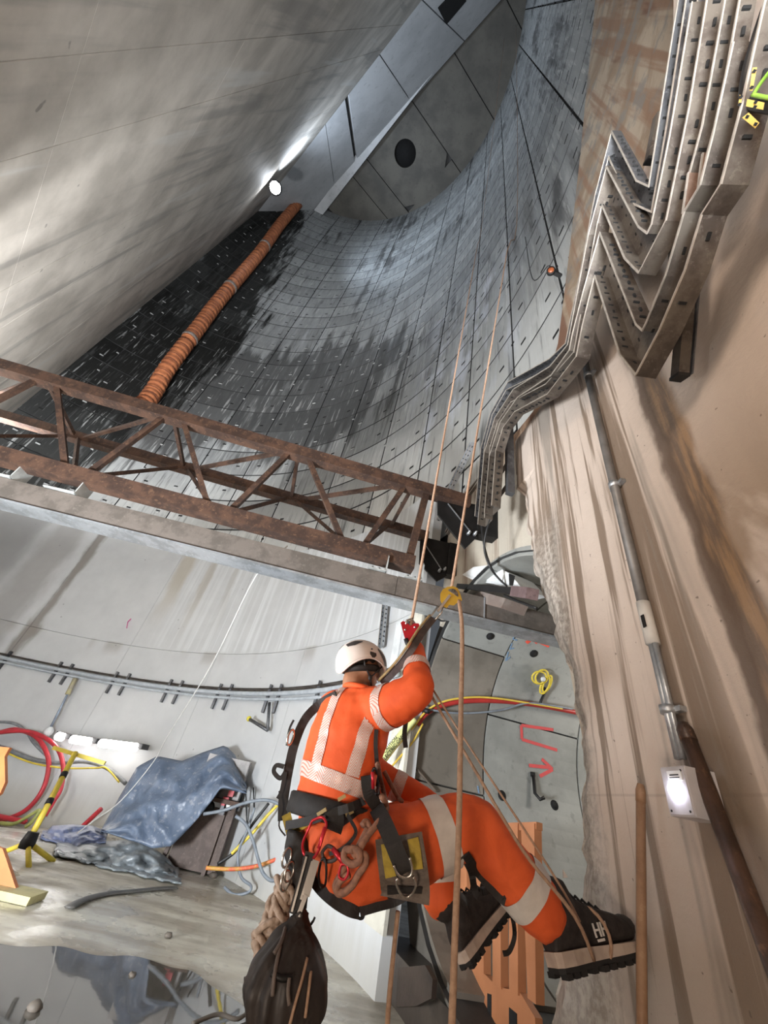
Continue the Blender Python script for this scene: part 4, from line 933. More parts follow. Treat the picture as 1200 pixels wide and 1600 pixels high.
m=MB(); m.bar(oncyl(806,925,10.6),oncyl(832,928,10.56),.10,.09); build('end_block',m,m_rust('mauve_block',(.11,.07,.07),(.16,.11,.11),(.07,.045,.045),.7,0),t_,label='rusty purple-brown end block')
m=MB(); m.prism([oncyl(x,y,10.62) for x,y in ((796,896),(805,900),(802,914),(797,913))],(.0,.02,0)); build('tab',m,M_BLK,t_)
cable('cable',[oncyl(788,930,10.6),oncyl(806,938,10.58),oncyl(824,945,10.56),oncyl(838,950,10.56)],.012,M_CABLE,'black cable sagging under the bracket towards the stained wall','cable')
cable('cable',[atY(676,962,4.6),atY(690,970,4.4),atY(704,967,4.3),atY(726,961,4.2)],.012,M_CABLE,'black cable tail curling below the beam behind the lanyard','cable')
cable('cable',[atY(660,930,4.5),atY(662,955,4.5),atY(668,966,4.5)],.012,M_CABLE,'short black cable end hanging below the beam left of the lanyard','cable')
# white edge trim beside the portal
for x0,x1,lab,mt in ((616,626,'white',M_WHITE),(634,656,'cream',m_plain('cream_board',(.60,.58,.50),(.52,.50,.43),3))):
    th0=thz(x0,1000,10.58)[0]; th1=thz(x1,1000,10.58)[0]
    m=MB(); vs=[P(th0,10.57,.4),P(th1,10.57,.4),P(th1,10.57,3.6),P(th0,10.57,3.6)]; o_=P(th0,10.61,0)-P(th0,10.57,0); m.prism(vs,o_)
    build('edge_board',m,mt,low,label=lab+' upright board along the portal edge',loc=(0,0,0))
# orange barrier across the portal
L0=atz(668,1492,.32); R0_=atz(800,1622,.32); bd_=(R0_-L0); bd_.z=0; bd_.normalize(); bnm=Vector((-bd_.y,bd_.x,0))
if bnm.dot(L0-Vector((0,0,0)))<0: bnm=-bnm
HB=lambda L:[hit(x,y,L0,bnm) for x,y in L]
ob=thing('safety_barrier','orange plastic slatted barrier standing in the portal behind the boots','barrier',(L0+R0_)/2)
M_ORB=simple('barrier_orange',(.46,.19,.085),(.38,.15,.065),.5,bump=.1,scale=4)
m=MB(); m.prism(HB(((670,1448),(672,1500),(768,1600),(800,1634),(838,1640),(836,1590),(812,1550),(776,1541),(716,1480))),bnm*.05); build('lower_board',m,M_ORB,ob)
for q in (((693,1338),(704,1336),(705,1470),(694,1458)),((719,1324),(731,1320),(732,1490),(720,1480)),((746,1312),(757,1309),(758,1522),(747,1512)),((771,1302),(784,1297),(785,1546),(772,1538)),((797,1288),(811,1287),(812,1556),(798,1546)),((816,1287),(837,1287),(840,1570),(827,1560))):
    m=MB(); m.prism([p-bnm*.012 for p in HB(q)],bnm*.06); build('slat',m,M_ORB,ob)
m=MB(); m.prism(HB(((680,1346),(680,1334),(780,1286),(838,1284),(838,1296),(790,1298))),bnm*.05); build('top_rail',m,M_ORB,ob)
for q in (((684,1492),(690,1494),(690,1520),(684,1514)),((762,1552),(768,1554),(768,1588),(762,1582)),((796,1574),(808,1584),(808,1625),(796,1612))):
    m=MB(); m.prism([p-bnm*.004 for p in HB(q)],bnm*.02); build('slot',m,M_SLOT,ob,label='dark slot in the lower board')
m=MB(); m.box(HB(((752,1590),))[0]+Vector((0,.1,-.2)),(.5,.25,.1)); build('foot',m,M_BLK,ob,label='black rubber foot')
# recess in the step face: its shade is a flat plate coloured dark
m=MB(); pts=[oncyl(x,y,10.53) for x,y in ((622,1512),(664,1508),(676,1530),(674,1560),(650,1572),(618,1574))]; m.prism(pts,P(18,10.57,0)-P(18,10.53,0)); build('recess_plate',m,m_plain('recess_brown',(.055,.04,.032),(.03,.022,.018),4,.5),label='dark brown plate standing in for the recess in the step face left of the orange barrier',cat='plate')
# ================================================================ THE ROPE WORKER
from mathutils.bvhtree import BVHTree
def remesh(mb,vox,it=6,wr=None):
    me=D.meshes.new('t'); me.from_pydata(mb.v,[],mb.f); bm=bmesh.new(); bm.from_mesh(me); bmesh.ops.recalc_face_normals(bm,faces=bm.faces); bm.to_mesh(me); bm.free()
    o=D.objects.new('t',me); COL.objects.link(o)
    r=o.modifiers.new('r','REMESH'); r.mode='VOXEL'; r.voxel_size=vox
    s=o.modifiers.new('s','SMOOTH'); s.factor=.5; s.iterations=it
    dg=bpy.context.evaluated_depsgraph_get(); m2=D.meshes.new_from_object(o.evaluated_get(dg)); D.objects.remove(o); D.meshes.remove(me)
    if wr:
        for v in m2.vertices: v.co=v.co+v.normal*wr(v.co)
    return m2
def me_mb(me):
    m=MB(); m.add([v.co.copy() for v in me.vertices],[list(p.vertices) for p in me.polygons],0,True); return m
def cut(me,planes,keep=None,off=.004,thick=.004):   # slice a garment between planes: a conforming band
    bm=bmesh.new(); bm.from_mesh(me)
    for co_,no in planes:                          # keep the side the normal points away from
        g=bm.verts[:]+bm.edges[:]+bm.faces[:]; bmesh.ops.bisect_plane(bm,geom=g,plane_co=co_,plane_no=no,clear_outer=True)
    if keep: bmesh.ops.delete(bm,geom=[f for f in bm.faces if not keep(f.calc_center_median())],context='FACES')
    bm.normal_update(); nv={v:v.normal.copy() for v in bm.verts}
    for v in bm.verts: v.co+=nv[v]*off
    m=MB(); bm.verts.index_update(); m.add([v.co.copy() for v in bm.verts],[[v.index for v in f.verts] for f in bm.faces],0,True); bm.free(); return m
def segd(p,a,b):
    d=b-a; t=max(0,min(1,(p-a).dot(d)/d.length_squared)); return (p-a-d*t).length
def loft(mb,rings,n=20):                            # ring = centre, lateral axis*a, depth axis*b
    vs=[];fs=[]
    for c,A_,B_ in rings:
        for k in range(n): t=2*pi*k/n; vs.append(c+A_*math.cos(t)+B_*math.sin(t))
    for i in range(len(rings)-1):
        for k in range(n): fs.append([i*n+k,i*n+(k+1)%n,(i+1)*n+(k+1)%n,(i+1)*n+k])
    fs+=[list(range(n))[::-1],[(len(rings)-1)*n+k for k in range(n)]]; mb.add(vs,fs,0,True)
def limb(mb,L,n=16,sub=5):                           # L = [(point, radius)]
    pts=[Vector(p) for p,_ in L]; sp=smooth_path(pts,sub); rs=[]
    for i in range(len(L)-1):
        for k in range(sub): f=k/sub; f=f*f*(3-2*f); rs.append(L[i][1]*(1-f)+L[i+1][1]*f)
    rs.append(L[-1][1]); mb.tube(sp,rs,n); mb.ball(pts[0],L[0][1]*.98); mb.ball(pts[-1],L[-1][1]*.98)
def cloth(name,a,b,rough=.75,sc=7,bp=.35):
    t=NT(name); p=t.pos(); n=t.noise(p,sc,5,.6,.5); n2=t.noise(p,60,3,.6)
    t.bump(t.math('ADD',n,t.math('MULTIPLY',n2,.15)),bp,.012); c=t.mix(t.ramp(n,.35,.65),b,a)
    return t.done(c,rough)
M_OR=cloth('hi_vis_orange',(.82,.110,.020),(.72,.088,.014)); M_OR2=cloth('hi_vis_trousers',(.79,.122,.026),(.67,.095,.019))
t=NT('reflective_chevron'); x,y,z=t.sep(t.pos()); q=t.math('FRACT',t.math('MULTIPLY',t.math('ADD',z,t.math('MULTIPLY',t.math('PINGPONG',t.math('ADD',x,t.math('MULTIPLY',y,.4)),.022),1.6)),85.0))
M_REFC=t.done(t.mix(t.ramp(q,.58,.72),(.66,.58,.53),(.66,.22,.14)),.4,.1)
M_REF=cloth('reflective_tape',(.66,.61,.56),(.56,.51,.47),.4,9,.1)
M_SKIN=simple('skin',(.33,.15,.08),(.26,.115,.06),.5,0,20,.05); M_WEB=cloth('black_webbing',(.020,.016,.015),(.012,.010,.009),.7,30,.2)
M_HAIR=simple('hair_black',(.012,.009,.008),None,.8,0,80,.4)
V_=lambda x,y,Y:atY(x,y,Y)
al=math.radians(58); LA=Vector((math.sin(al),-math.cos(al),0)); FA=Vector((math.cos(al),math.sin(al),0))
ah=math.radians(28); LH=Vector((math.sin(ah),-math.cos(ah),0)); FH=Vector((math.cos(ah),math.sin(ah),0))
YB=2.06
Pw=V_(518,1262,YB); Pm=V_(528,1205,YB); Pc=V_(543,1150,YB); Ps=V_(556,1108,YB); Pn=V_(561,1082,YB+.01); Ph=V_(528,1330,YB)
ax=(Pn-Pw).normalized()
def tilt(v): return (v-ax*v.dot(ax)).normalized()
LT_,FT_=tilt(LA),tilt(FA)
rsh=V_(598,1106,1.95); rel=V_(652,1077,1.76); rwr=V_(650,1012,1.93)
lsh=V_(522,1112,2.20); lel=V_(588,1208,2.34); lwr=V_(680,1262,2.30)
rhip=V_(556,1338,1.98); rkn=V_(738,1289,1.99); ran=V_(858,1436,2.03)
lhip=V_(532,1325,2.16); lkn=V_(676,1290,2.34); lan=V_(690,1412,2.30)
root=thing('person','person in orange reflective workwear, white helmet and harness, hanging on ropes by the wall','person',Vector((Ph.x,Ph.y,.8)))
# ---- body: one continuous surface
bd=MB()
loft(bd,[(V_(533,1385,YB),LH*.10,FH*.09),(Ph,LH*.155,FH*.12),(Pw,LT_*.14,FT_*.10),(Pm,LT_*.14,FT_*.10),(Pc,LT_*.165,FT_*.11),(Ps,LT_*.15,FT_*.09),(Pn,LT_*.07,FT_*.07)])
limb(bd,[(Ps.lerp(rsh,.5),.07),(rsh,.062),(rsh.lerp(rel,.5),.052),(rel,.043),(rel.lerp(rwr,.35),.042),(rwr,.030)])
limb(bd,[(Ps.lerp(lsh,.5),.07),(lsh,.062),(lsh.lerp(lel,.5),.052),(lel,.043),(lel.lerp(lwr,.35),.042),(lwr,.030)])
limb(bd,[(rhip,.105),(rhip.lerp(rkn,.5),.088),(rkn,.062),(rkn.lerp(ran,.35),.062),(ran,.042)])
limb(bd,[(lhip,.105),(lhip.lerp(lkn,.5),.088),(lkn,.062),(lkn.lerp(lan,.35),.060),(lan,.042)])
hc_=V_(566,1043,2.10); hf=Vector((.86,.46,.06)).normalized(); hu=Vector((-.12,-.05,1)); hu=(hu-hf*hu.dot(hf)).normalized(); hl=hf.cross(hu)  # hl = wearer's right
limb(bd,[(Pn-ax*.03,.062),(V_(552,1066,2.08),.056),(hc_-hu*.03-hf*.02,.058)])
bd.ball(hc_,(.095,.074,.112),(hf,hl,hu),16)
bd.ball(hc_+hf*.03-hu*.055,(.062,.056,.058),(hf,hl,hu),12)      # jaw
bd.ball(hc_+hf*.097-hu*.012,(.016,.013,.022),(hf,hl,hu),8)       # nose
bd.ball(hc_+hf*.088-hu*.052,(.012,.024,.010),(hf,hl,hu),8)       # mouth
for sg in (-1,1):
    bd.ball(hc_+hl*.076*sg-hu*.012-hf*.008,(.020,.010,.031),(hf,hl,hu),8)   # ears
    bd.ball(hc_+hf*.083+hl*.030*sg+hu*.012,(.010,.014,.009),(hf,hl,hu),8)   # brow and eye ridge
body=build('body',me_mb(remesh(bd,.0085,4)),M_SKIN,root)
for sg in (-1,1):
    m=MB(); m.ball(hc_+hf*.090+hl*.030*sg+hu*.008,.0095,n=10); build('eye',m,simple('eye_white',(.6,.57,.54),None,.2,bump=0),root)
m=MB(); m.ball(hc_-hf*.012+hu*.028,(.093,.076,.095),(hf,hl,hu),18); build('hair',m,M_HAIR,root)
# ---- jacket
def wrj(p): return .006*mnoise.noise(Vector((p.x*9+p.z*6,p.y*9,p.z*11)))+.004*mnoise.noise(p*26)
jk=MB()
loft(jk,[(Pw-ax*.03,LT_*.170,FT_*.130),(Pw,LT_*.172,FT_*.130),(Pw+ax*.06,LT_*.178,FT_*.135),(Pm,LT_*.182,FT_*.135),(Pc,LT_*.193,FT_*.140),(Ps-ax*.01,LT_*.185,FT_*.125),(Ps+ax*.035,LT_*.155,FT_*.105),(Pn,LT_*.095,FT_*.085)],24)
limb(jk,[(Ps.lerp(rsh,.35),.095),(rsh,.096),(rsh.lerp(rel,.5)-Vector((0,0,.012)),.090),(rel,.073),(rel.lerp(rwr,.4),.060),(rel.lerp(rwr,.95),.045)])
limb(jk,[(Ps.lerp(lsh,.35),.095),(lsh,.090),(lsh.lerp(lel,.5),.080),(lel,.072),(lel.lerp(lwr,.5),.064),(lwr,.05)])
JM=remesh(jk,.010,7,wrj); jacket=build('jacket',me_mb(JM),M_OR,root,label='orange long-sleeved high-visibility jacket')
m=MB(); m.tube([Pn+ (LT_*.078*math.cos(a)+FT_*.072*math.sin(a))+ax*.012 for a in [2*pi*k/20 for k in range(20)]],.013,8,closed=True); build('collar',m,M_OR,jacket)
def farm(p,dst=.135): return min(segd(p,rsh,rel),segd(p,rel,rwr))>dst*.75 and min(segd(p,lsh,lel),segd(p,lel,lwr))>.085
def band(me,c,d,w,keep,mat,par,label,off=.004):
    m=cut(me,[(c+d*w/2,d),(c-d*w/2,-d)],keep,off); return build('reflective_band',m,mat,par,label=label)
tors=lambda p: farm(p)
bc=Pw+ax*.115
band(JM,bc-ax*.02,(ax+LT_*.10).normalized(),.058,tors,M_REFC,jacket,'chevron reflective band round the waist')
for l0,w in ((-.045,.050),(.135,.045)):
    c=Pc+LT_*l0; d=(LT_+ax*(.05 if l0<0 else -.10)).normalized()
    m=cut(JM,[(c+d*w/2,d),(c-d*w/2,-d),(bc,-ax)],lambda p:tors(p),.0035); build('reflective_band',m,M_REFC,jacket,label='chevron reflective band running up over the shoulder')
ua=(rel-rsh).normalized(); fa=(rwr-rel).normalized(); lf=(lwr-lel).normalized()
band(JM,rsh+ua*.035,(ua+Vector((.25,0,.0))).normalized(),.055,lambda p:segd(p,rsh,rel)<.135 and (p-Ps).dot(LT_)>.11,M_REFC,jacket,'chevron reflective band round the upper sleeve')
band(JM,rel.lerp(rwr,.44),fa,.050,lambda p:segd(p,rel,rwr)<.085,M_REFC,jacket,'reflective band round the forearm')
band(JM,lel.lerp(lwr,.38),lf,.055,lambda p:segd(p,lel,lwr)<.095,M_REFC,jacket,'chevron reflective band on the far sleeve')
# ---- trousers
ts=MB()
loft(ts,[(V_(545,1398,YB-.01),LH*.10,FH*.11),(V_(537,1370,YB),LH*.165,FH*.150),(Ph,LH*.195,FH*.165),(Ph.lerp(Pw,.5),LH*.185,FH*.15),(Pw-ax*.01,LT_*.162,FT_*.125),(Pw+ax*.02,LT_*.158,FT_*.120)],24)
limb(ts,[(rhip,.150),(rhip.lerp(rkn,.35)+Vector((0,0,-.015)),.142),(rhip.lerp(rkn,.7),.124),(rkn,.106),(rkn.lerp(ran,.3),.108),(rkn.lerp(ran,.7),.103),(rkn.lerp(ran,.93),.090)])
limb(ts,[(lhip,.140),(lhip.lerp(lkn,.5),.120),(lkn,.098),(lkn.lerp(lan,.5),.096),(lkn.lerp(lan,.9),.085)])
def wrt(p): return .009*mnoise.noise(Vector((p.x*7,p.y*8,p.z*10+p.x*4)))+.005*mnoise.noise(p*22)
TM=remesh(ts,.011,7,wrt); trousers=build('trousers',me_mb(TM),M_OR2,root,label='orange high-visibility trousers')
th_=(rkn-rhip).normalized(); sh_=(ran-rkn).normalized(); ls_=(lan-lkn).normalized()
nearR=lambda p:min(segd(p,rhip,rkn),segd(p,rkn,ran))<.17 and segd(p,rhip,rkn)<segd(p,lhip,lkn)+.02
band(TM,rhip.lerp(rkn,.70),(th_+Vector((0,0,.12))).normalized(),.085,lambda p:segd(p,rhip,rkn)<.165 and segd(p,rhip,rkn)<segd(p,lhip,lkn)-.03,M_REF,trousers,'plain reflective band round the thigh')
band(TM,rkn.lerp(ran,.68),sh_,.075,lambda p:segd(p,rkn,ran)<.15,M_REF,trousers,'plain reflective band round the shin')
band(TM,lkn.lerp(lan,.62),ls_,.07,lambda p:segd(p,lkn,lan)<.14,M_REF,trousers,'plain reflective band round the far shin')
BV=[BVHTree.FromPolygons([v.co for v in me.vertices],[p.vertices for p in me.polygons]) for me in (JM,TM)]
def onb(x,y,off=.012,Yd=2.0):
    o=Vector((0,0,H0)); r=ray(x,y); best=None
    for b in BV:
        h=b.ray_cast(o,r)
        if h[0] is not None and (best is None or h[3]<best): best=h[3]
    return o+r*((best-off) if best else Yd/r.y)
# ---- gloves with fingers
def glove(wr,palm,fd,pn,name,label,closed=True,thumb_side=1):
    # wr wrist, palm centre, fd direction wrist->knuckles, pn palm normal (towards the held thing)
    fd=fd.normalized(); pn=(pn-fd*pn.dot(fd)).normalized(); sd=fd.cross(pn).normalized()*thumb_side
    g=MB(); limb(g,[(wr-fd*.03,.036),(wr,.031),(palm-fd*.02,.030)],10,3)
    g.ball(palm,(.050,.042,.020),(fd,sd,pn),12)
    for i,(o,ln) in enumerate(((.030,.072),(.010,.082),(-.011,.076),(-.031,.060))):
        k=palm+fd*(.042-.004*abs(i-1))+sd*o
        p1=k+fd*ln*.34+pn*ln*.16; p2=p1+fd*ln*.06+pn*ln*.36; p3=p2-fd*ln*.24+pn*ln*.16
        limb(g,[(k-fd*.02,.0105),(k,.0110),(p1,.0100),(p2,.0092),(p3,.0080)],8,3)
    t0=palm-fd*.018+sd*.036; t1=t0+sd*.018+fd*.022+pn*.018; t2=t1+fd*.020+pn*.026-sd*.012
    limb(g,[(palm-fd*.03+sd*.015,.014),(t0,.0125),(t1,.0115),(t2,.0095)],8,3)
    return build(name,me_mb(remesh(g,.004,2)),simple('glove_black',(.02,.018,.018),(.012,.011,.011),.6),root,label=label)
hand=V_(648,992,1.955)
gl=glove(rwr,hand,Vector((-.10,.10,1)),Vector((-.75,.55,0)),'glove','black glove with red back gripping the red ascender',thumb_side=-1)
m=MB(); m.ball(hand+Vector((.018,-.020,.0)),(.034,.012,.042),(Vector((.8,.6,0)),Vector((.6,-.8,0)),Vector((0,0,1))),10); build('red_patch',m,simple('red_fabric',(.60,.03,.03),(.45,.02,.02),.5),gl,label='red back of the glove')
glove(lwr,lwr+lf*.06,lf,Vector((0,.2,1)),'glove','black glove of the far hand in front of the lap')
# ---- boots
M_BOOT=simple('boot_leather',(.030,.023,.021),(.017,.013,.012),.75,0,40,.4); M_MID=simple('boot_midsole',(.52,.42,.35),(.38,.30,.25),.75,0,12,.1); M_TRD=simple('boot_tread',(.018,.016,.016),(.012,.011,.011),.8)
def boot(heel,toe,ankle,label,sc=None):
    f=(toe-heel); Lb=f.length; f.normalize(); u=(ankle-heel); u=(u-f*u.dot(f)).normalized(); l=f.cross(u); k=Lb/.31
    W=lambda x,y,z:heel+(f*(x+.075)+l*y+u*z)*k
    b=MB(); n=14; rings=[]
    for x,hw,zt in ((-.072,.028,.075),(-.055,.036,.112),(-.02,.040,.135),(.03,.041,.130),(.08,.043,.108),(.13,.048,.090),(.175,.048,.078),(.21,.040,.066),(.232,.022,.050)):
        rings.append((W(x,0,.024+(zt-.024)*.45),l*hw*k,u*(zt-.02)*.56*k))
    loft(b,rings,n); sh=ankle-W(-.01,0,.10); 
    limb(b,[(W(-.012,0,.08),.050*k),(W(-.016,0,.13),.052*k),(W(-.018,0,.13).lerp(ankle,.75),.057*k)],14,4)
    o=build('boot',me_mb(remesh(b,.006,4)),M_BOOT,root,label=label)
    out=[(-.078,.020),(-.066,.034),(-.03,.040),(.03,.038),(.08,.042),(.135,.051),(.18,.050),(.215,.040),(.236,.020)]
    ring=[(x,y) for x,y in out]+[(x,-y) for x,y in out[::-1]]
    m=MB(); m.hexa([W(x,y,.004) for x,y in ring],[W(x,y*1.01,.031-.045*max(0,x)) for x,y in ring]); build('midsole',m,M_MID,o,label='pale midsole')
    m=MB()
    m.prism([W(x,y*.97,-.006) for x,y in ring],u*.010*k)
    build('outsole',m,M_TRD,o)
    m=MB()
    for x in (-.06,-.035,-.01,.03,.06,.09,.12,.15,.18,.205):
        hw=.036 if x<.05 else .045
        for s_ in (-1,1): m.box(W(x,s_*hw*.68,-.011),(.017*k,hw*.72*k,.011*k),(f,l,u))
    build('tread_lug',m,M_TRD,o,kind='stuff')
    m=MB()
    for i in range(5):
        x=.045+.022*i; z=.128-.009*i; m.tube([W(x,-.022,z-.012),W(x+.004,0,z+.004),W(x,.022,z-.012)],.0035*k,6)
    build('lace',m,M_TRD,o,kind='stuff')
    m=MB(); m.ball(W(.215,0,.048),(.030*k,.038*k,.026*k),(f,l,u),12); build('toe_cap',m,simple('toe_rubber',(.035,.03,.028),(.02,.018,.017),.5),o)
    return o,W,f,u,l,k
b1,W1,f1,u1,l1,k1=boot(V_(866,1516,2.00),V_(993,1484,2.13),V_(850,1418,2.03),'black work boot pressed against the stained wall')
sd=l1 if (Vector((0,0,H0))-W1(0,0,.06)).dot(l1)>0 else -l1
sgn=1 if sd==l1 else -1
text('HH',.038*k1,simple('logo_white',(.72,.68,.64),None,.5,bump=0),b1,W1(.052,sgn*.0475,.044),f1 if f1.cross(u1).dot(sd)>0 else -f1,u1,'white HH logo',.002,'logo')
m=MB(); m.box(W1(.070,sgn*.0478,.038),(.026*k1,.003,.005*k1),(f1,l1,u1)); build('logo_bar',m,D.materials['logo_white'],b1)
m=MB(); pz=[W1(-.005,sgn*.053,.165),W1(.012,sgn*.053,.165),W1(.003,sgn*.053,.182)]; m.prism(pz,sd*.004); build('logo_mark',m,D.materials['logo_white'],b1,label='small pale triangle')
b2,W2,f2,u2,l2,k2=boot(V_(724,1508,2.26),V_(800,1400,2.42),V_(688,1404,2.29),'black work boot of the bent far leg')
# ---- helmet
M_HEL=simple('helmet_shell',(.72,.62,.56),(.66,.57,.51),.35,0,5,.02); M_VENT=simple('helmet_vent',(.06,.045,.04),(.035,.03,.028),.5)
hm=MB(); rows=[]; cN=hc_+hu*.016-hf*.008; HA,HB_,HC=.143,.115,.120
def hpt(t,ph,k=1.0): return cN+hf*(HA*k*math.sin(ph)*math.cos(t))+hl*(HB_*k*math.sin(ph)*math.sin(t))+hu*(HC*k*math.cos(ph))
def rim(t):  # polar angle of the lower rim: high over the ears, low at nape and brow
    return math.radians(99 + 14*math.cos(2*t) + (14 if math.cos(t)<0 else 2)*abs(math.cos(t))**2)
for j in range(13):
    rows.append([hpt(2*pi*i/40,rim(2*pi*i/40)*(j+.02)/12) for i in range(41)])
hm.grid(rows)
helm=build('helmet',hm,M_HEL,root,label='white climbing helmet with dark vents')
md=helm.modifiers.new('t','SOLIDIFY'); md.thickness=.007; md.offset=-1
m=MB(); m.tube([hpt(2*pi*i/40,rim(2*pi*i/40),1.0) for i in range(40)],.0045,6,closed=True); build('rim_edge',m,M_HEL,helm)
def vent(L,R_,lab,name='vent'):       # two edge polylines in (azimuth, polar) degrees
    def samp(P_,v):
        k=min(int(v*(len(P_)-1)),len(P_)-2); f=v*(len(P_)-1)-k; return P_[k][0]+(P_[k+1][0]-P_[k][0])*f,P_[k][1]+(P_[k+1][1]-P_[k][1])*f
    m=MB()
    for lo,hi in ((1.004,1.012),):
        rows=[[hpt(dg_(samp(L,v/8)[0]*(1-u/4)+samp(R_,v/8)[0]*u/4),dg_(samp(L,v/8)[1]*(1-u/4)+samp(R_,v/8)[1]*u/4),hi) for u in range(5)] for v in range(9)]
        m.grid(rows)
    return build(name,m,M_VENT,helm,label=lab)
dg_=math.radians
for s_ in (1,-1):
    vent([(s_*170,58),(s_*150,42),(s_*122,38)],[(s_*156,66),(s_*138,60),(s_*122,43)],'dark side vent')
    vent([(s_*72,50),(s_*52,66),(s_*44,88)],[(s_*76,58),(s_*66,76),(s_*52,92)],'dark front vent')
vent([(84,70),(84,77),(91,86)],[(100,70),(100,77),(93,86)],'small dark shield badge','badge')
m=MB(); m.lathe([(.0045,0),(.0045,.004)],hpt(dg_(96),dg_(62),1.0),hl,8); build('rivet',m,M_VENT,helm)
m=MB(); m.tube([cN+hf*(.092*math.cos(a))+hl*(.083*math.sin(a))-hu*(.012+.018*(1-math.cos(a))) for a in [2*pi*i/24 for i in range(24)]],.012,8,closed=True,flat=1.4); build('headband',m,M_WEB,helm)
for s_ in (1,-1):
    j_=hc_+hl*.079*s_-hu*.058+hf*.008
    m=MB(); m.tube([hpt(dg_(s_*112),dg_(84),.93),hc_+hl*.088*s_-hu*.01-hf*.04,j_],.0055,6,flat=.5); m.tube([hpt(dg_(s_*50),dg_(88),.93),hc_+hl*.085*s_-hu*.02+hf*.04,j_],.0055,6,flat=.5)
    m.tube([j_,hc_+hl*.05*s_-hu*.105+hf*.045,hc_-hu*.118+hf*.055],.0055,6,flat=.5); m.ball(j_,(.012,.008,.016),(hf,hl,hu),8); build('chin_strap',m,M_WEB,helm,kind='stuff')
# ---- harness
def strap(name,px,w,par,mat=None,off=.014,sm=5,Yd=2.0,label=None,pts=None):
    P3=pts or [onb(x,y,off,Yd) for x,y in px]; sp=smooth_path(P3,sm); m=MB(); rows=[]
    L=[]
    for i,p in enumerate(sp):
        d=(sp[min(i+1,len(sp)-1)]-sp[max(i-1,0)]).normalized(); n=(Vector((0,0,H0))-p).normalized(); c=d.cross(n).normalized(); n=c.cross(d)
        L.append([p-c*w/2-n*.002,p+c*w/2-n*.002,p+c*w/2+n*.003,p-c*w/2+n*.003])
    vs=[v for r in L for v in r]; fs=[[0,1,2,3],[len(vs)-4+q for q in (3,2,1,0)]]
    for i in range(len(L)-1):
        for k in range(4): fs.append([i*4+k,i*4+(k+1)%4,i*4+4+(k+1)%4,i*4+4+k])
    m.add(vs,fs,0,False); return build(name,m,mat or M_WEB,par,label=label)
M_YPAD=cloth('yellow_webbing',(.42,.30,.035),(.30,.21,.025),.7,30,.2); M_STEEL=simple('bright_steel',(.62,.58,.54),(.5,.46,.42),.25,.9,bump=0); M_GPAD=cloth('grey_mesh',(.16,.125,.10),(.11,.085,.07),.8,40,.3)
hb_=MB(); cc=Pw-ax*.012
hip_keep=lambda p: segd(p,rel,rwr)>.2 and segd(p,lel,lwr)>.09
belt=MB(); 
loft(belt,[(cc-ax*.040,LT_*.188,FT_*.148),(cc-ax*.034,LT_*.196,FT_*.156),(cc+ax*.030,LT_*.196,FT_*.156),(cc+ax*.036,LT_*.188,FT_*.148)],32)
har=build('harness',belt,M_WEB,root,label='black padded work harness')
strap('belt_trim',[(447,1272),(452,1292),(456,1308)],.035,har,M_YPAD,.040,label='yellow belt trim')
strap('belt_trim',[(458,1298),(470,1292),(482,1284)],.022,har,M_YPAD,.042,label='yellow belt trim')
strap('belt_strap',[(446,1290),(480,1283),(520,1270),(560,1256),(592,1236)],.028,har,None,.046)
for q in (((528,1250),(540,1243)),((540,1274),(552,1267)),((496,1273),(510,1264))):
    strap('buckle',q,.012,har,simple('brass',(.45,.34,.16),(.35,.26,.12),.4,.6,bump=0),.062,label='brass-coloured buckle')
strap('shoulder_strap',[(526,1086),(503,1098),(478,1122),(461,1160),(451,1202),(443,1250),(442,1282)],.042,har,None,.012,6,2.12)
strap('shoulder_strap',[(588,1140),(587,1165),(589,1195),(590,1225),(592,1250)],.018,har,None,.012,6,2.0)
lr=MB(); dr=V_(454,1152,2.10); 
lr.tube([dr+Vector((.012*math.cos(a),.01*math.cos(a),.032*math.sin(a))) for a in [2*pi*k/16 for k in range(16)]],.005,6,closed=True); build('dorsal_ring',lr,M_STEEL,har)
for L,w in ((((459,1125),(452,1140),(448,1165)),.010),(((444,1198),(432,1196),(428,1206),(438,1216),(446,1206)),.018),(((446,1206),(440,1235),(434,1248)),.016),(((436,1236),(441,1262),(436,1290),(446,1306)),.006)):
    strap('loose_webbing',L,w,har,None,.02,5,2.10)
# leg loops: slices of the trousers, offset outwards
m=cut(TM,[(rhip+th_*.02+Vector((0,0,0))+ (th_*.5+Vector((-.2,0,.55))).normalized()*.022,(th_*.5+Vector((-.2,0,.55))).normalized()),(rhip+th_*.02-(th_*.5+Vector((-.2,0,.55))).normalized()*.022,-(th_*.5+Vector((-.2,0,.55))).normalized())],lambda p:p.z<Ph.z+.03 and segd(p,lkn,lan)>.13 and segd(p,rkn,ran)>.13,.006)
strap('leg_loop',[(484,1358),(500,1382),(522,1402),(545,1416),(562,1421)],.050,har,None,.014,6,2.0)
strap('leg_loop',[(562,1420),(590,1412),(618,1404),(645,1388)],.040,har,None,.012,6,2.0)
strap('riser_strap',[(588,1262),(600,1285),(615,1320),(628,1352),(632,1364)],.058,har,None,.088,6,1.85)
strap('riser_strap',[(572,1212),(576,1240),(590,1262)],.045,har,None,.045,6,1.9)
def plate(name,px,par,mat,off,th=.01,label=None):
    pts=[onb(x,y,off,1.9) for x,y in px]; c=sum(pts,Vector())/len(pts); n=(Vector((0,0,H0))-c).normalized()
    pts=[p-n*((p-c).dot(n)) for p in pts]; m=MB(); m.prism(pts,n*th); return build(name,m,mat,par,label=label)
pad=strap('thigh_pad',[(623,1306),(626,1330),(630,1358),(633,1386),(632,1406)],.172,har,M_GPAD,.040,6,1.86,'grey padded thigh plate with yellow panels')
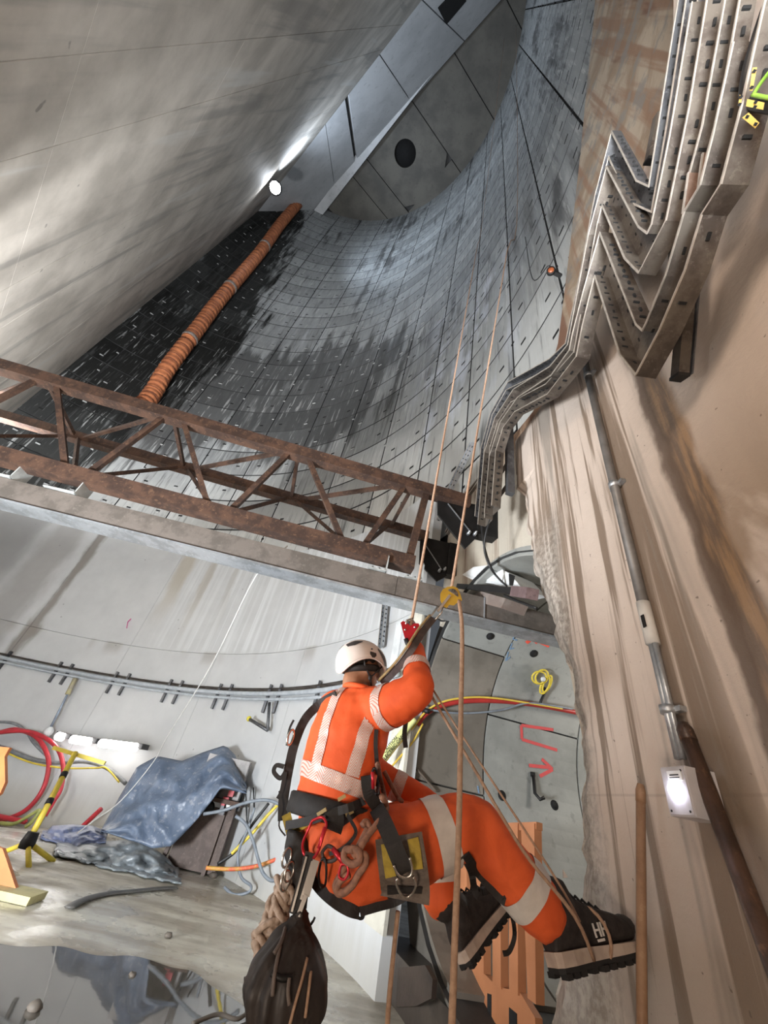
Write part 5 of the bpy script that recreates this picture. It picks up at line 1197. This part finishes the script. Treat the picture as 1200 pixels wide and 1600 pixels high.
strap('pad_panel',[(604,1318),(607,1342),(611,1370)],.040,pad,M_YPAD,.062,5,1.84,'yellow panel')
strap('pad_panel',[(645,1310),(649,1332),(652,1358)],.040,pad,M_YPAD,.062,5,1.84,'yellow panel')
strap('pad_panel',[(632,1386),(632,1404)],.120,pad,M_WEB,.056,5,1.84,'black panel')
def ring_(name,px,r,par,mat,off=.05,closed=True,Yd=1.9,label=None):
    P3=smooth_path([onb(x,y,off,Yd) for x,y in (list(px)+[px[0]] if closed else px)],5); m=MB(); m.tube(P3[:-1] if closed else P3,r,8,closed=closed); return build(name,m,mat,par,label=label)
ring_('buckle_ring',((615,1352),(622,1366),(632,1371),(641,1368),(644,1358),(640,1340)),.0045,har,M_STEEL,.098,False)
ring_('buckle_ring',((622,1372),(619,1380),(626,1396),(634,1402),(644,1396),(650,1382),(646,1370)),.0045,har,M_STEEL,.098,False)
ring_('buckle_ring',((556,1424),(560,1434),(567,1434),(568,1424)),.0045,har,M_BLK,.02)
# far-leg webbing by the bent knee
strap('foot_strap',[(724,1338),(736,1362),(742,1392),(748,1400)],.028,har,None,.01,5,2.2)
strap('foot_strap',[(728,1336),(746,1362),(762,1380),(780,1400),(790,1408)],.032,har,None,.01,5,2.2)
strap('foot_strap',[(742,1392),(756,1394),(768,1386)],.022,har,None,.01,5,2.2)
strap('foot_strap',[(786,1402),(800,1432),(804,1462),(796,1486),(786,1490)],.018,har,None,.01,5,2.35)
# ================================================================ ROPES AND HANGING GEAR
M_ROPE=simple('tan_rope',(.42,.27,.18),(.33,.205,.135),.8,0,60,.3); M_ROPE2=simple('brown_rope',(.33,.16,.10),(.22,.11,.075),.8,0,50,.4); M_ANO=simple('red_anodised',(.62,.03,.045),(.5,.02,.03),.3,.5,bump=0); M_GOLD=simple('yellow_anodised',(.55,.34,.04),(.45,.27,.03),.4,.3,bump=0)
M_STRP=simple('tan_strap',(.30,.20,.085),(.23,.15,.06),.7,0,30,.2); M_DSTR=simple('dark_strap',(.075,.05,.045),(.045,.032,.028),.7,0,30,.2)
PU=V_(704,932,1.90); AS=V_(641,984,1.93)
def rope(pts,r,mat,label,sm=4,name='rope',grp='climbing ropes'):
    m=MB(); m.tube(smooth_path(pts,sm),r,8); return build(name,m,mat,label=label,cat='rope',group=None)
rope([PU+Vector((.0,0,.03)),PU.lerp(oncyl(809,290,10.95),.5),oncyl(809,290,10.95),atz(806,40,43.7)],.0085,M_ROPE,'tan rope running up the shaft from the yellow pulley device')
rope([AS+Vector((.0,0,.02)),AS.lerp(oncyl(757,320,10.95),.5),oncyl(757,320,10.95),atz(788,60,43.7)],.0085,M_ROPE,'tan rope running up the shaft from the red ascender')
rope([PU+Vector((.045,-.01,-.02)),V_(722,985,1.78),V_(720,1120,1.68),V_(717,1290,1.64),V_(711,1460,1.62),V_(706,1600,1.62),V_(704,1640,1.61)],.0105,M_ROPE,'tan rope hanging straight down from the yellow pulley in front of the thigh')
rope([V_(622,1424,1.95),V_(616,1480,1.97),V_(608,1560,1.99),V_(603,1640,2.0)],.0085,M_ROPE,'tan rope tail hanging below the thigh pad')
rope([V_(662,1066,1.95),V_(700,1132,1.90),V_(740,1200,1.86),V_(787,1280,1.85),V_(827,1343,1.87),V_(897,1430,1.90),V_(928,1500,1.99)],.0065,M_ROPE,'foot loop cord from the raised arm to the boot, lower strand')
rope([V_(667,1062,1.97),V_(712,1134,1.93),V_(780,1237,1.90),V_(833,1317,1.90),V_(883,1397,1.93),V_(906,1440,1.95)],.0045,M_ROPE,'foot loop cord from the raised arm to the boot, thinner upper strand')
lo=[W1(.075+.02*math.cos(a),.056*math.cos(a),.045+.058*math.sin(a)) for a in [2*pi*k/18 for k in range(18)]]
m=MB(); m.tube(lo,.0065,8,closed=True); build('foot_loop',m,M_ROPE,label='tan cord loop tied round the middle of the boot on the wall',cat='rope')
# red ascender in the hand
an=(Vector((0,0,H0))-AS).normalized(); AP=lambda L,o=0:[V_(x,y,1.925)+an*o for x,y in L]
ac=thing('hand_ascender','red rope ascender gripped in the raised gloved hand','ascender',AS)
m=MB(); m.prism(AP(((626,973),(630,970),(637,974),(641,978),(647,974),(654,974),(656,979),(654,988),(647,994),(643,1004),(635,1004),(631,992))),an*.012); build('frame',m,M_ANO,ac)
m=MB(); m.tube(AP(((634,998),(637,1006),(644,1013)),.012),.012,8); build('handle',m,M_BLK,ac,label='black handle')
m=MB(); m.tube(AP(((634,976),(636,969),(643,967),(648,974)),.010),.006,8); build('cam',m,M_STEEL,ac,label='steel cam')
for p_ in ((648,980),(633,984)):
    m=MB(); m.lathe([(.006,.0),(.006,.006)],AP((p_,),.012)[0],an,8); build('rivet',m,M_STEEL,ac)
# yellow pulley
pn=(Vector((0,0,H0))-PU).normalized(); PP=lambda L,o=0:[V_(x,y,1.90)+pn*o for x,y in L]
pu=thing('pulley_device','yellow rope pulley device hanging on the rope just above the raised hand','pulley',PU)
prof=((688,938),(688,928),(692,921),(699,917),(708,916),(715,919),(719,928),(722,938),(714,942),(709,946),(702,945),(698,950),(692,947))
m=MB(); m.prism(PP(prof,.012),pn*.006); build('front_plate',m,M_GOLD,pu)
m=MB(); m.prism(PP(prof,-.018),pn*.006); build('back_plate',m,M_BLK,pu)
m=MB(); m.lathe([(.035,-.012),(.028,0),(.035,.012)],PP(((706,930),))[0],pn,20); build('wheel',m,M_STEEL,pu)
m=MB(); m.bar(PP(((703,930),),.022)[0],PP(((684,955),),.022)[0],.014,.006,pn); build('arm',m,M_STEEL,pu,label='steel arm')
m=MB(); m.tube(PP(((692,948),(684,948),(674,962),(672,969),(679,970),(690,957)),.01),.005,8,closed=True); build('carabiner',m,M_STEEL,pu,label='steel connector')
# lanyard strap behind the helmet
def ribbon(name,pts,w,mat,label,cat,off=0,par=None):
    o=strap(name,None,w,par,mat,0,6,2,label,pts); 
    if cat: o['category']=cat
    return o
lanp=[V_(674,964,1.86),V_(657,985,1.83),V_(641,1010,1.80),V_(624,1034,1.86),V_(608,1052,1.98),V_(594,1066,2.06)]
ln=ribbon('lanyard',[p+Vector((.012,.004,-.004)) for p in lanp],.034,M_DSTR,'dark lanyard strap with a tan edge running from the yellow pulley past the helmet','lanyard')
m=MB(); m.tube(smooth_path([p+Vector((-.010,-.004,.006)) for p in lanp],6),.009,8,flat=.6); build('tan_edge',m,M_STRP,ln,label='tan outer strap')
# dark chest strap end under the raised arm
ribbon('strap_end',[V_(642,1092,2.0),V_(637,1112,2.02),V_(634,1130,2.05),V_(632,1148,2.08),V_(634,1168,2.1)],.022,M_WEB,'black strap end dangling below the raised arm beside the cable sleeve','strap')
# carabiners and knot on the hip
def loop3(px,off): return [onb(x,y,off,1.85) for x,y in px]
def carab(px,r,mat,label,off=.06,gate=None):
    P3=smooth_path(loop3(list(px)+[px[0]],off),4)[:-1]; c=sum(P3,Vector())/len(P3)
    t_=thing('carabiner',label,'carabiner',c,'carabiners on the hip')
    m=MB(); m.tube(P3,r,8,closed=True); build('frame',m,mat,t_)
    if gate: m=MB(); a,b_=loop3(gate,off+.003); m.tube([a,b_],r*1.45,8); build('gate_sleeve',m,M_ANO,t_)
carab(((488,1282),(480,1300),(473,1318),(475,1334),(487,1342),(497,1330),(505,1306),(510,1288),(503,1277)),.0048,M_ANO,'bright red carabiner holding the tool bag straps at the belt',.085,((508,1292),(498,1326)))
carab(((503,1332),(512,1322),(523,1328),(525,1342),(512,1346),(506,1342)),.006,M_DSTR,'dark carabiner beside the knot, upper one',.06,((520,1326),(538,1350)))
carab(((502,1344),(508,1342),(510,1362),(508,1382),(501,1386),(498,1366)),.0042,M_BLK,'slim black carabiner hanging below the dark one',.07)
carab(((534,1350),(542,1352),(544,1364),(538,1374),(530,1370),(531,1358)),.0042,M_ANO,'small red carabiner clipped into the brown knot',.075)
m=MB(); K=lambda L,o=.05:smooth_path(loop3(L,o),4)
for L,o in (([(596,1244),(604,1262),(592,1284),(574,1306),(562,1326),(552,1340)],.06),([(574,1296),(566,1312),(558,1328)],.05),([(552,1328),(540,1328),(538,1342),(550,1350),(562,1344),(560,1330),(548,1326)],.07),([(556,1338),(570,1336),(571,1350),(560,1366),(550,1384),(536,1394),(526,1390),(532,1376),(546,1366)],.06),([(540,1352),(534,1364),(524,1384),(530,1396),(542,1392),(552,1380)],.05),([(566,1290),(572,1284),(578,1296),(572,1312)],.05)):
    m.tube(K(L,o),.0115,8)
tag(build('knotted_lanyard',m,M_ROPE2),'brown knotted rope lanyard tied in loops over the hip','rope')
m=MB(); 
m.tube(K([(590,1195),(594,1215),(600,1240),(604,1262)],.06),.012,8); m.tube(K([(600,1205),(612,1228),(622,1246),(628,1252)],.07),.010,8)
tag(build('rope_tail',m,M_ROPE2),'brown rope tail knotted at the waist between chest and lap','rope')
carab(((584,1200),(580,1215),(584,1236),(590,1240),(592,1222),(588,1204)),.005,M_BLK,'dark steel carabiner at the waist in front of the lap',.07,((582,1206),(583,1232)))
strap('gear_loop',[(536,1262),(548,1282),(556,1300),(545,1318),(528,1330),(515,1334)],.012,har,None,.05)
strap('belt_block',[(520,1264),(524,1282),(520,1298)],.065,har,None,.055)
# gear pouch and hanging tools at the rear hip
m=MB(); loft(m,[(V_(x,y,1.97),Vector((a,0,0)),Vector((0,.035,0))) for x,y,a in ((462,1298,.035),(466,1318,.052),(466,1345,.055),(470,1372,.045),(474,1392,.03))],14)
build('gear_pouch',me_mb(remesh(m,.007,3,lambda p:.006*mnoise.noise(p*30))),M_WEB,har)
for i,(x,y) in enumerate(((448,1340),(452,1362),(446,1376))):
    m=MB(); c=V_(x,y,1.93); m.tube([c+Vector((.014*math.cos(a),.012*math.cos(a),.028*math.sin(a))) for a in [2*pi*k/14 for k in range(14)]],.0042,6,closed=True); build('ring',m,M_STEEL,har)
tl=thing('folding_tool','long black and silver tool hanging from the red carabiner above the tool bag','tool',V_(470,1400,1.86))
m=MB(); m.bar(V_(485,1332,1.86),V_(459,1428,1.86),.036,.014,(0,-1,0)); build('body',m,M_BLK,tl)
for a,b_ in (((479,1338),(456,1424)),((488,1345),(470,1405))):
    m=MB(); m.bar(V_(*a,1.845),V_(*b_,1.845),.007,.01,(0,-1,0)); build('edge_bar',m,M_STEEL,tl)
tl=thing('steel_lever','bare steel lever bar hanging beside the black tool at the hip','tool',V_(475,1400,1.84))
m=MB(); m.bar(V_(494,1344,1.84),V_(478,1400,1.84),.024,.006,(0,-1,0)); build('upper_bar',m,M_STEEL,tl); m=MB(); m.bar(V_(478,1398,1.838),V_(459,1450,1.838),.014,.006,(0,-1,0)); build('lower_bar',m,M_STEEL,tl)
# tool bag
bg=MB(); rg=[]
for x,y,hw,Y in ((476,1418,.012,1.86),(470,1438,.040,1.86),(464,1462,.075,1.85),(458,1490,.105,1.84),(452,1520,.128,1.83),(446,1550,.140,1.83),(444,1580,.130,1.83),(441,1612,.105,1.83),(438,1640,.07,1.83)):
    rg.append((V_(x,y,Y),Vector((hw,.02,0)),Vector((0,hw*.62+.012,0))))
loft(bg,rg,28)
def wrb(p):
    c=V_(450,1540,1.83); a=math.atan2(p.y-c.y,p.x-c.x); return .022*abs(mnoise.noise(Vector((a*2.2,p.z*1.3,2))))-.010+.007*mnoise.noise(p*19)
bag=build('tool_bag',me_mb(remesh(bg,.009,3,wrb)),simple('bag_canvas',(.032,.024,.021),(.017,.013,.012),.55,0,9,.5,lo=.3,hi=.7),label='dark worn tool bag hanging from the harness below the hip',cat='bag')
BVb=BVHTree.FromPolygons([v.co+ORG[bag] for v in bag.data.vertices],[p.vertices for p in bag.data.polygons])
def onbag(x,y,off=.006):
    h=BVb.ray_cast(Vector((0,0,H0)),ray(x,y)); return Vector((0,0,H0))+ray(x,y)*((h[3] if h[0] is not None else 1.83/ray(x,y).y)-off)
M_FADE=simple('faded_canvas',(.13,.10,.085),(.09,.07,.06),.6,0,12,.3)
for L in (((438,1478),(432,1506),(428,1530),(426,1556)),((446,1450),(440,1470),(428,1490)),((452,1528),(450,1550),(452,1570))):
    m=MB(); m.tube(smooth_path([onbag(*p) for p in L],5),.006,6); build('seam_strap',m,M_FADE,bag)
m=MB(); m.tube(smooth_path([onbag(*p,.005) for p in ((424,1520),(440,1529),(456,1527))],5),.008,6); build('pocket_edge',m,M_BLK,bag)
for L in (((480,1497),(472,1530),(462,1565),(452,1604)),((486,1518),(482,1550),(477,1590))):
    m=MB(); m.tube(smooth_path([onbag(*p) for p in L],5),.0045,6); build('draw_cord',m,M_ROPE,bag,label='tan draw cord')
for a in (((476,1420),(484,1340)),((470,1422),(476,1340))):
    m=MB(); m.tube([V_(*a[0],1.86),V_(*a[1],1.88)],.008,6); build('carry_strap',m,M_WEB,bag)
m=MB(); m.tube([V_(486,1444,1.86),V_(490,1438,1.85),V_(492,1433,1.85)],.004,6); build('tag_loop',m,M_BLK,bag)
# bundled rope hanging behind the bag
m=MB(); rr=random.Random(5)
for k in range(5):
    pts=[]
    for i,(x,y) in enumerate(((456,1352),(450,1378),(440,1404),(430,1432),(422,1458),(412,1482),(404,1500))):
        pts.append(V_(x+rr.uniform(-9,9),y+rr.uniform(-5,5),1.99+rr.uniform(-.03,.03)))
    m.tube(smooth_path(pts,5),.0125,8)
for i in range(16):
    f=i/15; c=V_(452-46*f+5*math.sin(i*2.3),1372+118*f,1.98+.012*math.sin(i*1.7)); m.tube([c+Vector((.030*math.cos(a),.018*math.sin(a),.024*math.cos(a+f*9+(i%3)))) for a in [2*pi*k/12 for k in range(12)]],.011,7,closed=True)
for L in (((408,1478),(402,1496),(408,1512),(416,1498),(410,1480)),((414,1486),(406,1506),(402,1512))):
    m.tube(smooth_path([V_(*p,1.97) for p in L],5),.011,7)
rbn=tag(build('rope_bundle',m,simple('pale_bundle',(.50,.38,.30),(.33,.24,.18),.8,0,50,.4)),'pale brown bundle of coiled rope hanging behind the tool bag','rope')
m=MB(); m.tube([V_(411,1488,1.95),V_(409,1498,1.95)],.013,8); build('red_end',m,M_ANO,rbn,label='red rope end')
